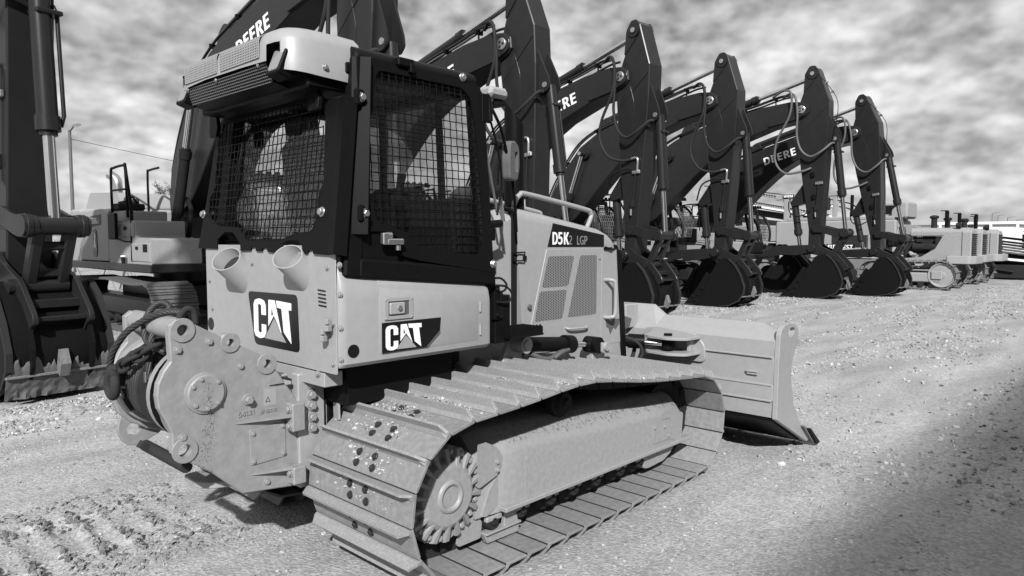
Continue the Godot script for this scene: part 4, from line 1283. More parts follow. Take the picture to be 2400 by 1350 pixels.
		part(tf, "front_guard", MB.new().prism(rounded(P2([1.82, .24, 1.84, .13, 1.90, .12, 2.10, .13, 2.20, .17, 2.27, .24]), .02), at(Vector3(0, 0, S.call(1.09))), -.03, .03, .004), M.frame_paint)
		part(tf, "adjuster_cover", MB.new().prism(rounded(P2([1.90, .30, 2.12, .30, 2.12, .44, 1.90, .44]), .015), at(Vector3(0, 0, S.call(1.15))), 0.0, .005 * sg), M.frame_paint)
		part(tf, "adjuster_cover", MB.new().prism(rounded(P2([2.14, .28, 2.29, .27, 2.31, .46, 2.14, .50, 2.02, .50, 2.02, .455, 2.13, .45]), .02), at(Vector3(0, 0, S.call(1.15))), 0.0, .004 * sg), M.frame_paint)
		for q in [[1.92, .415], [2.10, .325], [2.05, .40]]:
			bolt(tf, Vector3(q[0], q[1], S.call(1.155)), Vector3(0, 0, sg), .011, M.frame_paint)
		# rollers
		for x in [.333, .567, .831, 1.055, 1.287, 1.558, 1.795]:
			part(tf, "track_roller", MB.new().lathe([Vector2(0, .03), Vector2(.02, .03), Vector2(.022, .02), Vector2(.045, .02), Vector2(.05, 0), Vector2(.05, -.03), Vector2(.085, -.04), Vector2(.085, -.10), Vector2(.06, -.10), Vector2(.06, -.32)], at(Vector3(x, .195, S.call(1.10)), Basis(Vector3(sg, 0, 0), Vector3(0, 1, 0), Vector3(0, 0, sg))), 20), M.chain)
			part(tf, "roller_cap", MB.new().box(Vector3(x, .215, S.call(1.115)), Vector3(.12, .03, .03), .006), M.frame_paint)
		part(tf, "carrier_roller", MB.new().lathe([Vector2(0, .08), Vector2(.03, .08), Vector2(.035, .06), Vector2(.06, .06), Vector2(.065, .02), Vector2(.09, .02), Vector2(.09, -.03), Vector2(.05, -.03), Vector2(.05, -.25)], at(Vector3(1.0, .735, S.call(1.03)), Basis(Vector3(sg, 0, 0), Vector3(0, 1, 0), Vector3(0, 0, sg))), 24), M.chain)
		part(tf, "idler", MB.new().lathe([Vector2(0, .02), Vector2(.09, .02), Vector2(.10, -.01), Vector2(.20, -.02), Vector2(.22, .03), Vector2(.265, .03), Vector2(.265, -.19), Vector2(.0, -.19)], at(Vector3(2.27, .405, S.call(.97)), Basis(Vector3(sg, 0, 0), Vector3(0, 1, 0), Vector3(0, 0, sg))), 36), M.chain)
		# sprocket: toothed wheel and ribbed cover
		var spk := PackedVector2Array()
		for i in 50:
			var a := TAU * i / 50.0
			var rr := .315 if i % 2 == 0 else .285
			spk.append(Vector2(cos(a), sin(a)) * rr)
		part(tf, "sprocket", MB.new().prism(spk, at(Vector3(0, .4535, S.call(.89))), -.03, .03, .004), M.chain)
		var cov := MB.new()
		var bs := Basis(Vector3(sg, 0, 0), Vector3(0, 1, 0), Vector3(0, 0, sg))
		var rim := PackedVector2Array()
		for i in 72:
			var a := TAU * i / 72.0
			rim.append(Vector2(cos(a), sin(a)) * (.248 + .005 * cos(a * 18)))
		cov.prism(rim, at(Vector3(-.015, .435, S.call(1.105)), bs), -.18, .0, .004)
		cov.lathe([Vector2(0, .052), Vector2(.055, .052), Vector2(.062, .062), Vector2(.07, .066), Vector2(.08, .062), Vector2(.088, .052), Vector2(.15, .050), Vector2(.172, .036), Vector2(.19, .0)], at(Vector3(-.015, .435, S.call(1.105)), bs), 48)
		var cvr := part(tf, "final_drive_cover", cov, M.frame_paint)
		for i in 18:
			var a := TAU * i / 18.0 + .17
			var dv := Vector3(cos(a) * sg, sin(a), 0)
			var tv := Vector3(-sin(a) * sg, cos(a), 0)
			var o := Vector3(-.015, .435, S.call(1.105))
			var zz := Vector3(0, 0, sg)
			var rib := MB.new().loft([PackedVector3Array([o + dv * .14 - tv * .010 + zz * .042, o + dv * .14 + tv * .010 + zz * .042, o + dv * .14 + tv * .005 + zz * .052, o + dv * .14 - tv * .005 + zz * .052]), PackedVector3Array([o + dv * .249 - tv * .018, o + dv * .249 + tv * .018, o + dv * .243 + tv * .013 + zz * .026, o + dv * .243 - tv * .013 + zz * .026])])
			part(cvr, "rib", rib, M.frame_paint)
			var a2 := a + TAU / 36.0
			if i == 4 or i == 13:
				continue
			bolt(cvr, o + Vector3(cos(a2) * sg, sin(a2), 0) * .222, zz, .0160, M.frame_paint, 1.3)

func track_dirt() -> void:
	# gravel and crumbs lying in the pans of the upper shoes
	var pts := resample(track_path(), 42, .32)
	var mm := MultiMesh.new()
	mm.transform_format = MultiMesh.TRANSFORM_3D
	mm.use_colors = true
	mm.mesh = shared["stone"]
	var xs := []
	var cs := []
	var r := RandomNumberGenerator.new()
	r.seed = 66
	for k in pts.size():
		var a: Vector2 = pts[k]
		var b: Vector2 = pts[(k + 1) % pts.size()]
		if a.x < b.x or a.y < .5:
			continue
		var n := int(r.randf_range(300, 1300)) if a.x > .0 else int(r.randf_range(60, 260))
		var zc := r.randf_range(.80, 1.0)
		for i in n:
			var t := r.randf_range(.1, .80)
			var z := clampf(zc + r.randfn(0.0, .13), .5, 1.29)
			var s := .0018 * pow(7.0, pow(r.randf(), 2.2))
			var p := a.lerp(b, t)
			var lift := maxf(0.0, .02 - absf(z - zc) * .16 - absf(t - .3) * .03)
			xs.append(Transform3D(Basis(Vector3(r.randf() - .5, r.randf(), r.randf() - .5).normalized(), r.randf() * TAU) * Basis.from_scale(Vector3(s, s * .75, s)), Vector3(p.x, p.y + s * .4 + r.randf() * lift, z)))
			var c := clampf(r.randfn(.36, .09), .14, .6)
			cs.append(Color(c, c, c))
	mm.instance_count = xs.size()
	for i in xs.size():
		mm.set_instance_transform(i, xs[i])
		mm.set_instance_color(i, cs[i])
	var o := MultiMeshInstance3D.new()
	o.name = numbered("track_dirt")
	o.multimesh = mm
	o.material_override = M.stones
	add_child(o)
	tag(o, "pale grit and stones lying in the dozer's upper track shoes", "gravel", "", "stuff")

func bolt_mesh() -> Mesh:
	if not shared.has("bolt"):
		bolt(self, Vector3.ZERO, Vector3.UP, .01, M.rust).free()
	return shared["bolt"]

# ---------------------------------------------------------------- sky, ground, loose gravel
func sky_panorama() -> Material:
	var w := 2048
	var h := 1024
	var a := FastNoiseLite.new()
	a.seed = 41
	a.frequency = 0.55
	a.fractal_octaves = 6
	a.fractal_gain = 0.56
	var b := FastNoiseLite.new()
	b.seed = 77
	b.frequency = 0.16
	b.fractal_octaves = 4
	var d := PackedByteArray()
	d.resize(w * h)
	for j in h:
		var th := PI * (j + 0.5) / h
		var y := cos(th)
		var r := sin(th)
		if y <= -0.02:
			var gv := int(255.0 * pow(0.24, 1.0 / 2.2))
			for i in w:
				d[j * w + i] = gv
			continue
		var k := r / (maxf(y, 0.0) + 0.30)
		var haze := smoothstep(0.0, 0.13, y)
		for i in w:
			var an := TAU * ((i + 0.5) / w - 0.5)
			var px := sin(an) * k * 3.4
			var pz := -cos(an) * k * 3.4
			var n2 := b.get_noise_2d(px + 40.0, pz)
			var n1 := a.get_noise_3d(px + n2 * 0.35, pz - n2 * 0.3, 0.0)
			var n3 := a.get_noise_3d(px * 3.1 + n1 * 0.3, pz * 3.1, 5.0)
			var n4 := a.get_noise_3d(px * 8.0, pz * 8.0, 9.0)
			var c := n1 * 0.95 + n2 * 0.45 + 0.02
			# thick cloud is grey underneath, thin cloud lets the light through; edges are crisp
			var t := smoothstep(-0.17, 0.17, -c + n3 * 0.22 + n4 * .06)
			var v := 0.38 + 0.25 * t - n3 * 0.30 - n4 * 0.22
			v = clampf(v, 0.2, 0.86)
			v = lerpf(0.48 + (v - 0.5) * 0.75, v, haze)
			d[j * w + i] = int(255.0 * clampf(pow(v, 1.0 / 2.2), 0.0, 1.0))
	var im := Image.create_from_data(w, h, false, Image.FORMAT_L8, d)
	im.convert(Image.FORMAT_RGB8)
	var s := PanoramaSkyMaterial.new()
	s.panorama = ImageTexture.create_from_image(im)
	return s

var hn := FastNoiseLite.new()
var hf := FastNoiseLite.new()

func cleat(x: float, z: float, z0: float, z1: float, x0: float, x1: float) -> float:
	# the prints the tracks left behind: ridges across the run, crumbling
	var m := smoothstep(z0 - .06, z0 + .06, z) * (1.0 - smoothstep(z1 - .06, z1 + .06, z)) * smoothstep(x0, x0 + .5, x) * (1.0 - smoothstep(x1 - .3, x1, x))
	if m <= 0.0:
		return 0.0
	var ph := fposmod(x + hf.get_noise_2d(x * 3.0, z * 3.0) * .05, .172) / .172
	var br := clampf(.6 + 1.5 * hn.get_noise_2d(x * 1.7 + 30.0, z * 1.7), 0.0, 1.0)
	return m * br * (.045 * exp(-pow((ph - .5) / .15, 2.0)) * (1.0 + hf.get_noise_2d(x * 5.0, z * 5.0)) - .012)

# wheel lanes packed smooth along the row
func lane(x: float, z: float) -> float:
	var w := hn.get_noise_2d(x * .12, 7.0) * .5
	var s := 0.0
	for c in [-3.6, -1.9, 2.05, 3.6]:
		s = maxf(s, exp(-pow((z - c - w) / .42, 2.0)))
	return s * smoothstep(2.2, 4.5, x)

func ground_y(x: float, z: float) -> float:
	var y := hn.get_noise_2d(x * .5, z * .5) * .016 + hf.get_noise_2d(x, z) * .006 + hf.get_noise_2d(x * 3.0, z * 3.0) * .004
	y += cleat(x, z, .45, 1.33, -2.6, -.55) + cleat(x, z, -1.27, -.39, -3.0, -.45)
	# flat under the machines
	var f := smoothstep(0.0, .35, maxf(maxf(-.5 - x, x - 2.9), maxf(-1.35 - z, z - 1.42)))
	y *= lerpf(.15, 1.0, f)
	# a low heap of loose gravel in front of the first bucket
	y += .05 * exp(-pow((z + 4.35 - .25 * x) / .35, 2.0)) * (1.0 - smoothstep(.6, 2.2, x)) * (.6 + 1.2 * hf.get_noise_2d(x * 2.0, z * 2.0))
	y -= lane(x, z) * .018
	return y - .012

func grid_lines(lo: float, hi: float, step: float, far_lo: float, far_hi: float) -> PackedFloat32Array:
	var o := PackedFloat32Array()
	var s := step
	var back := []
	var x := lo
	while x > far_lo:
		s *= 1.12
		x -= s
		back.append(maxf(x, far_lo))
	back.reverse()
	for q in back:
		o.append(q)
	x = lo
	while x < hi:
		o.append(x)
		x += step
	s = step
	while x < far_hi:
		o.append(x)
		s *= 1.12
		x += s
	o.append(far_hi)
	return o

func setting() -> void:
	hn.seed = 4
	hn.frequency = 1.0
	hn.fractal_octaves = 3
	hf.seed = 14
	hf.frequency = 2.2
	hf.fractal_octaves = 4
	var gx := grid_lines(-3.6, 5.6, .034, -420.0, 900.0)
	var gz := grid_lines(-5.2, 2.9, .034, -700.0, 300.0)
	var nx := gx.size()
	var nz := gz.size()
	var vs := PackedVector3Array()
	var ns := PackedVector3Array()
	var uv := PackedVector2Array()
	var uv2 := PackedVector2Array()
	var hs := PackedFloat32Array()
	hs.resize(nx * nz)
	for j in nz:
		for i in nx:
			hs[j * nx + i] = ground_y(gx[i], gz[j])
	for j in nz:
		for i in nx:
			var y := hs[j * nx + i]
			vs.append(Vector3(gx[i], y, gz[j]))
			var i0 := maxi(i - 1, 0); var i1 := mini(i + 1, nx - 1)
			var j0 := maxi(j - 1, 0); var j1 := mini(j + 1, nz - 1)
			ns.append(Vector3(-(hs[j * nx + i1] - hs[j * nx + i0]) / (gx[i1] - gx[i0]), 1.0, -(hs[j1 * nx + i] - hs[j0 * nx + i]) / (gz[j1] - gz[j0])).normalized())
			uv.append(Vector2(gx[i], gz[j]) / 1.7)
			uv2.append(Vector2(gx[i] / 26.0 + gz[j] * .01, gz[j] / 6.5 - gx[i] * .004))
	var ix := PackedInt32Array()
	for j in nz - 1:
		for i in nx - 1:
			var a := j * nx + i
			ix.append_array([a, a + 1, a + nx, a + 1, a + nx + 1, a + nx])
	var arr := []
	arr.resize(Mesh.ARRAY_MAX)
	arr[Mesh.ARRAY_VERTEX] = vs
	arr[Mesh.ARRAY_NORMAL] = ns
	arr[Mesh.ARRAY_TEX_UV] = uv
	arr[Mesh.ARRAY_TEX_UV2] = uv2
	arr[Mesh.ARRAY_INDEX] = ix
	var am := ArrayMesh.new()
	am.add_surface_from_arrays(Mesh.PRIMITIVE_TRIANGLES, arr)
	var g := put("ground", am, M.ground)
	tag(g, "pale compacted gravel yard with track prints and loose stones", "", "", "structure")
	gravel()
	shade_hall()

func stone_mesh() -> ArrayMesh:
	var b := MB.new()
	var ico := []
	var r2 := RandomNumberGenerator.new()
	r2.seed = 5
	for k in 3:
		var ring := PackedVector3Array()
		var cnt := 6
		var hgt: float = [-.45, .15, .55][k]
		var rad: float = [.8, 1.0, .55][k]
		for i in cnt:
			var a := TAU * (i + k * .5) / cnt
			var q := rad * r2.randf_range(.78, 1.12)
			ring.append(Vector3(cos(a) * q, hgt + r2.randf_range(-.1, .1), sin(a) * q * .8))
		ico.append(ring)
	b.loft(ico, true, false, true)
	return b.mesh()

func scatter(called: String, label: String, cnt: int, x0: float, x1: float, z0: float, z1: float, s0: float, s1: float, clump: float, sd: int) -> void:
	var mm := MultiMesh.new()
	mm.transform_format = MultiMesh.TRANSFORM_3D
	mm.use_colors = true
	mm.mesh = shared["stone"]
	var xs := []
	var cs := []
	var r := RandomNumberGenerator.new()
	r.seed = sd
	var nn := FastNoiseLite.new()
	nn.seed = sd
	nn.frequency = .55
	nn.fractal_octaves = 4
	while xs.size() < cnt:
		var x := r.randf_range(x0, x1)
		var z := r.randf_range(z0, z1)
		var dn := nn.get_noise_2d(x * .3, z * 1.2) * clump * 1.4 + nn.get_noise_2d(x * 2.0 + 50.0, z * 2.0) * clump * .7 + .42
		if r.randf() > clampf(dn, .02, 1.0):
			continue
		if called == "mud_clods" and r.randf() > .03 + clampf(cleat(x, z, -1.27, -.39, -3.0, -.45) * 30.0, 0.0, .95):
			continue
		if called != "heaped_gravel" and called != "mud_clods" and r.randf() < lane(x, z) * .93:
			continue
		if x > -.45 and x < 2.7 and absf(absf(z - ZC) - .86) < .46:
			continue
		var s := s0 * pow(s1 / s0, pow(r.randf(), 2.6))
		var b := Basis(Vector3(r.randf_range(-1, 1), r.randf_range(-1, 1), r.randf_range(-1, 1)).normalized(), r.randf() * TAU) if s > .012 else Basis(Vector3.UP, r.randf() * TAU)
		xs.append(Transform3D(b * Basis.from_scale(Vector3(s, s * r.randf_range(.5, .9), s)), Vector3(x, ground_y(x, z) + s * .18, z)))
		var t := clampf(r.randfn(.33, .09), .12, .62)
		if called == "mud_clods":
			t *= .6
		cs.append(Color(t, t, t))
	mm.instance_count = xs.size()
	for i in xs.size():
		mm.set_instance_transform(i, xs[i])
		mm.set_instance_color(i, cs[i])
	var o := MultiMeshInstance3D.new()
	o.name = numbered(called)
	o.multimesh = mm
	o.material_override = M.stones
	add_child(o)
	tag(o, label, "gravel", "", "stuff")

func gravel() -> void:
	shared["stone"] = stone_mesh()
	scatter("loose_gravel", "small loose stones strewn over the ground round the dozer", 42000, -3.4, 6.0, -5.5, 3.2, .003, .013, 1.1, 3)
	scatter("coarse_gravel", "coarser pale pebbles in patches on the near ground", 2200, -3.2, 7.0, -5.2, 3.0, .008, .024, 1.8, 8)
	scatter("mud_clods", "dark clods and crumbs thrown up by the track prints behind the dozer", 4200, -2.3, -.40, -1.6, -.15, .004, .026, 1.6, 15)
	scatter("heaped_gravel", "dark loose gravel heaped in front of the mud caked bucket", 9000, -1.6, 2.2, -5.0, -3.7, .008, .03, .6, 12)
	scatter("yard_gravel", "gravel spread over the open yard beyond the blade", 52000, 3.0, 32.0, -7.0, 9.0, .008, .035, 1.0, 21)
	scatter("row_gravel", "gravel lying between the buckets of the excavators", 14000, 0.5, 26.0, -12.0, -4.0, .010, .035, .8, 22)

func shade_hall() -> void:
	# unseen hall, added and sized to shade the ground at the lower right
	var w := thing("shade_hall", "large unseen pale hall added behind the camera to shade the ground", "building", Vector3(4, 0, 17.95))
	var b := MB.new()
	b.box(Vector3(6, 7.9, 8), Vector3(60, 15.8, 15), .02)
	part(w, "wall", b, M.paint)
	part(w, "roof", MB.new().prism(P2([-.12, 15.8, 16.2, 15.8, 8, 17.5]), at(Vector3.ZERO, FZY), -24.5, 36.5), M.screen)
	for i in 4:
		part(w, "door", MB.new().box(Vector3(-12 + i * 12, 2.2, .46), Vector3(4, 4.4, .08), .01), M.screen)

# ---------------------------------------------------------------- excavators: local z forward, x to the machine's left
func rod(a: Vector3, b: Vector3, split: float, r: float, rr: float, parent: Node, called: String) -> void:
	var m := a.lerp(b, split)
	var d := (b - a).normalized()
	var cy := MB.new().tube(a, m, r, r, 18)
	cy.tube(m - d * .16, m, r * 1.18, r * 1.18, 18).tube(m, m + d * .05, r * .85, r * .85, 16)
	cy.tube(a - d * .02, a + d * .06, r * .8, r, 16)
	var c := part(parent, called, cy, M.boom)
	part(c, "rod", MB.new().tube(m, b, rr, rr, 16), M.chrome)

func arm_parts(E: Node, style: int) -> void:
	var bz := at(Vector3.ZERO, FZY)
	# boom
	var bp := P2([.66, 2.3, .8, 2.9, 1.15, 3.45, 1.64, 4.10, 2.2, 4.70, 2.82, 5.04, 3.42, 5.24, 4.52, 5.53, 5.6, 5.74, 6.4, 5.81, 6.75, 5.77, 6.94, 5.66, 6.96, 5.45, 6.88, 5.36, 6.55, 5.22, 5.86, 5.11, 4.8, 4.76, 4.3, 4.50, 3.85, 4.18, 3.4, 3.80, 3.0, 3.42, 2.6, 3.02, 2.2, 2.62, 1.7, 2.2, 1.1, 1.95, .72, 1.95])
	var boom := part(E, "boom", MB.new().prism(bp, bz, -.31, .31, .02).smooth(18.0), M.boom)
	for x in [-.335, .335]:
		part(boom, "tip_plate", MB.new().prism(rounded(P2([5.75, 5.12, 6.5, 5.24, 6.96, 5.42, 6.94, 5.66, 6.7, 5.74, 5.95, 5.54]), .12, 4), at(Vector3(x, 0, 0), FZY), -.02, .02, .006), M.boom)
	var bolts := MB.new().lathe([Vector2(0, .03), Vector2(.10, .03), Vector2(.115, .02), Vector2(.115, 0)], Transform3D(Basis(Vector3(0, 0, 1), Vector3(0, 1, 0), Vector3(-1, 0, 0)), Vector3(-.355, 5.54, 6.76)), 20)
	part(boom, "pin", bolts, M.zinc)
	for q in [[5.58, 6.73], [5.50, 6.73], [5.54, 6.81]]:
		bolt(boom, Vector3(-.385, q[0], q[1]), Vector3.LEFT, .022, M.rust)
	words(boom, "DEERE", M.white, Transform3D(Basis(Vector3(0, sin(.24), cos(.24)), Vector3(0, cos(.24), -sin(.24)), Vector3(-1, 0, 0)), Vector3(-.312, 5.14, 4.75)), 1.22, .27, .012)
	# pipes along the top of the boom
	var top := [.70, 2.9, 1.05, 3.55, 1.55, 4.22, 2.12, 4.82, 2.8, 5.17, 3.42, 5.36, 4.5, 5.64, 5.3, 5.80, 5.7, 5.90, 6.1, 5.99, 6.35, 6.0]
	for x in [-.24, -.14, .14]:
		var path := []
		for i in range(0, top.size(), 2):
			path.append(Vector3(x, top[i + 1] + .02, top[i]))
		part(boom, "pipe", MB.new().pipe(curve(path, 4), .028, 7), M.boom if x != -.14 else M.pale_hose)
	for q in [[1.6, 4.24], [2.8, 5.14], [3.9, 5.46], [5.0, 5.72], [5.95, 5.93]]:
		part(boom, "pipe_clamp", MB.new().box(Vector3(-.19, q[1] + .02, q[0]), Vector3(.22, .09, .05), .008).box(Vector3(-.19, q[1] - .08, q[0]), Vector3(.03, .2, .03), .004), M.black)
	for s in [-1, 1]:
		rod(Vector3(.47 * s, 1.38, 1.25), Vector3(.47 * s, 4.48, 2.45), .60, .11, .065, boom, "boom_cylinder")
		part(boom, "cylinder_boss", MB.new().tube(Vector3(.31 * s, 4.48, 2.45), Vector3(.40 * s, 4.48, 2.45), .21, .16, 20).tube(Vector3(.40 * s, 4.48, 2.45), Vector3(.62 * s, 4.48, 2.45), .09, .09, 16), M.boom)
		part(boom, "pin", MB.new().tube(Vector3(.60 * s, 4.48, 2.45), Vector3(.64 * s, 4.48, 2.45), .065, .06, 14), M.zinc)
	# stick cylinder over the boom
	part(boom, "cylinder_bracket", MB.new().prism(rounded(P2([2.65, 4.86, 3.5, 5.18, 3.25, 5.52, 3.1, 5.55, 2.9, 5.42]), .06), bz, -.16, .16, .01), M.boom)
	rod(Vector3(0, 5.46, 3.08), Vector3(0, 6.52, 7.08), .56, .115, .06, boom, "stick_cylinder")
	# stick
	var sp := P2([6.89, 6.48, 6.92, 6.62, 7.02, 6.72, 7.14, 6.73, 7.23, 6.64, 7.38, 6.12, 7.50, 5.71, 7.47, 5.0, 7.31, 3.4, 7.13, 1.9, 7.06, 1.36, 6.95, 1.27, 6.82, 1.30, 6.76, 1.46, 6.80, 2.0, 6.60, 4.2, 6.55, 5.1, 6.62, 5.62, 6.85, 6.15])
	var stick := part(E, "stick", MB.new().prism(sp, bz, -.235, .235, .018), M.boom)
	part(stick, "tail_plate", MB.new().prism(rounded(P2([6.80, 6.0, 6.86, 6.55, 7.0, 6.75, 7.16, 6.75, 7.25, 6.58, 7.10, 6.30]), .05), bz, -.26, -.235, .004).prism(rounded(P2([6.80, 6.0, 6.86, 6.55, 7.0, 6.75, 7.16, 6.75, 7.25, 6.58, 7.10, 6.30]), .05), bz, .235, .26, .004), M.boom)
	var pinf := Basis(Vector3(0, 0, 1), Vector3(0, 1, 0), Vector3(-1, 0, 0))
	part(stick, "pin_boss", MB.new().lathe([Vector2(0, .05), Vector2(.07, .05), Vector2(.075, .03), Vector2(.15, .03), Vector2(.155, 0)], Transform3D(pinf, Vector3(-.26, 6.52, 7.08)), 22), M.boom)
	part(stick, "pin", MB.new().lathe([Vector2(0, .012), Vector2(.055, .012), Vector2(.06, 0)], Transform3D(pinf, Vector3(-.31, 6.52, 7.08)), 16), M.zinc)
	part(stick, "weld_plate", MB.new().prism(rounded(P2([6.60, 4.6, 6.60, 5.2, 6.72, 5.45, 6.95, 5.35, 7.08, 4.9, 7.02, 4.2, 6.85, 3.95, 6.66, 4.1]), .12, 4), bz, -.243, -.235, .003).bar(Vector3(-.24, 4.85, 6.62), Vector3(-.24, 5.52, 7.46), .012, .02, Vector3.LEFT), M.boom)
	for s in [-1, 1]:
		part(stick, "cylinder_ear", MB.new().prism(rounded(P2([7.42, 5.45, 7.50, 5.2, 7.70, 4.70, 7.72, 4.54, 7.62, 4.44, 7.46, 4.46, 7.36, 4.3]), .04), at(Vector3(.15 * s, 0, 0), FZY), -.02, .02, .004), M.boom)
	part(stick, "pin", MB.new().lathe([Vector2(0, .015), Vector2(.05, .015), Vector2(.055, 0)], Transform3D(pinf, Vector3(-.17, 4.57, 7.60)), 16), M.zinc)
	rod(Vector3(0, 4.56, 7.60), Vector3(0, 1.92, 7.76), .62, .105, .06, stick, "bucket_cylinder")
	part(stick, "cylinder_pipe", MB.new().pipe(P3([.13, 4.30, 7.62, .15, 4.2, 7.66, .15, 3.1, 7.73, .12, 2.98, 7.72]), .022, 6).box(Vector3(.05, 4.2, 7.63), Vector3(.26, .05, .24), .01), M.boom)
	# hoses hanging off the side
	var hm: Material = M.pale_hose if style == 1 else M.hose
	var hr := .034
	var sx := -.42
	part(stick, "hose", MB.new().pipe(curve(P3([-.24, 5.98, 6.2, -.36, 6.04, 6.45, sx, 5.9, 6.62, sx, 5.4, 6.66, sx, 4.8, 6.62, sx, 4.35, 6.72, sx, 4.12, 6.98, sx, 4.22, 7.28, -.30, 4.42, 7.52, -.2, 4.44, 7.58]), 6), hr, 8), hm)
	if style == 1:
		part(stick, "hose", MB.new().pipe(curve(P3([-.24, 6.05, 5.9, -.40, 6.16, 6.3, -.46, 6.0, 6.52, -.46, 5.4, 6.45, -.46, 4.7, 6.05, -.46, 4.1, 5.98, -.46, 3.72, 6.25, -.38, 3.72, 6.7, -.28, 3.80, 6.95]), 6), hr, 8), hm)
		part(stick, "hose", MB.new().pipe(curve(P3([-.27, 2.66, 6.93, -.3, 2.5, 6.8, -.3, 2.42, 6.5, -.2, 2.6, 6.25, -.12, 2.9, 6.22]), 6), .018, 7), M.rubber)
		for y in [3.6, 2.95]:
			part(stick, "valve_block", MB.new().box(Vector3(-.26, y, 6.98), Vector3(.06, .14, .10), .01), M.black)
		part(stick, "wire", MB.new().pipe(curve(P3([-.22, 6.5, 7.2, -.25, 6.1, 7.5, -.27, 5.6, 7.74, -.26, 5.0, 7.68, -.24, 4.2, 7.5, -.25, 3.4, 7.44, -.24, 2.8, 7.3]), 5), .010, 5), M.rubber)
		for q in [[6.2, 7.45], [5.9, 7.6]]:
			part(stick, "fitting", MB.new().box(Vector3(-.22, q[0], q[1]), Vector3(.06, .06, .09), .01), M.silver)
	else:
		part(stick, "hose", MB.new().pipe(curve(P3([-.26, 5.98, 6.25, -.40, 6.02, 6.5, -.44, 5.8, 6.66, -.44, 5.2, 6.6, -.44, 4.6, 6.28, -.44, 4.15, 6.22, -.42, 3.75, 6.45, -.34, 3.62, 6.8, -.27, 3.64, 7.02]), 6), hr, 8), hm)
		part(stick, "elbow", MB.new().pipe(curve(P3([-.27, 3.64, 7.0, -.27, 3.66, 7.13, -.27, 3.60, 7.20, -.27, 3.32, 7.18]), 4), .030, 8), M.silver)
		part(stick, "hose", MB.new().pipe(curve(P3([-.27, 3.38, 7.16, -.32, 3.42, 6.9, -.34, 3.3, 6.5, -.2, 2.9, 6.25]), 6), .022, 7), M.rubber)
	part(stick, "hard_pipe", MB.new().pipe(P3([-.265, 3.35, 7.14, -.265, 2.75, 7.06, -.265, 2.4, 7.02]), .020, 7).box(Vector3(-.26, 2.62, 7.04), Vector3(.06, .16, .10), .01), M.boom)
	part(stick, "valve", MB.new().box(Vector3(-.265, 3.34, 7.15), Vector3(.05, .08, .22), .01), M.zinc)
	part(stick, "nipple", MB.new().tube(Vector3(-.29, 2.50, 7.02), Vector3(-.29, 2.36, 7.02), .025, .025, 8), M.zinc)
	# thumb cylinder behind the stick
	part(stick, "cylinder_bracket", MB.new().prism(P2([6.64, 3.35, 6.72, 2.80, 6.30, 2.72, 6.26, 2.86]), bz, -.14, .14, .01), M.boom)
	rod(Vector3(0, 2.80, 6.36), Vector3(0, 1.50, 6.46), .70, .10, .055, stick, "thumb_cylinder")
	# bucket linkage
	for s in [-1, 1]:
		var lk := MB.new().prism(rounded(P2([6.88, 2.12, 6.84, 2.0, 6.92, 1.90, 7.1, 1.92, 7.55, 1.78, 7.82, 1.77, 7.90, 1.89, 7.84, 2.03, 7.5, 2.02, 7.12, 2.13]), .08, 4), at(Vector3(.27 * s, 0, 0), FZY), -.03, .03, .008)
		lk.tube(Vector3(.24 * s, 2.02, 6.98), Vector3(.32 * s, 2.02, 6.98), .10, .10, 16)
		lk.tube(Vector3(.19 * s, 1.90, 7.76), Vector3(.33 * s, 1.90, 7.76), .115, .115, 18)
		part(E, "side_link", lk, M.boom)
	var hl := MB.new()
	hl.tube(Vector3(-.24, 1.90, 7.76), Vector3(.24, 1.90, 7.76), .10, .10, 18)
	hl.tube(Vector3(-.22, 1.24, 7.44), Vector3(.22, 1.24, 7.44), .095, .095, 18)
	for s in [-1, 1]:
		hl.bar(Vector3(.16 * s, 1.90, 7.76), Vector3(.16 * s, 1.24, 7.44), .12, .14, Vector3(0, .2, 1), .02)
	hl.bar(Vector3(-.16, 1.68, 7.66), Vector3(.16, 1.68, 7.66), .10, .10, Vector3.UP, .02)
	hl.bar(Vector3(-.16, 1.38, 7.50), Vector3(.16, 1.38, 7.50), .10, .10, Vector3.UP, .02)
	part(E, "bucket_link", hl, M.boom)
	bucket(E)
	thumb(E)

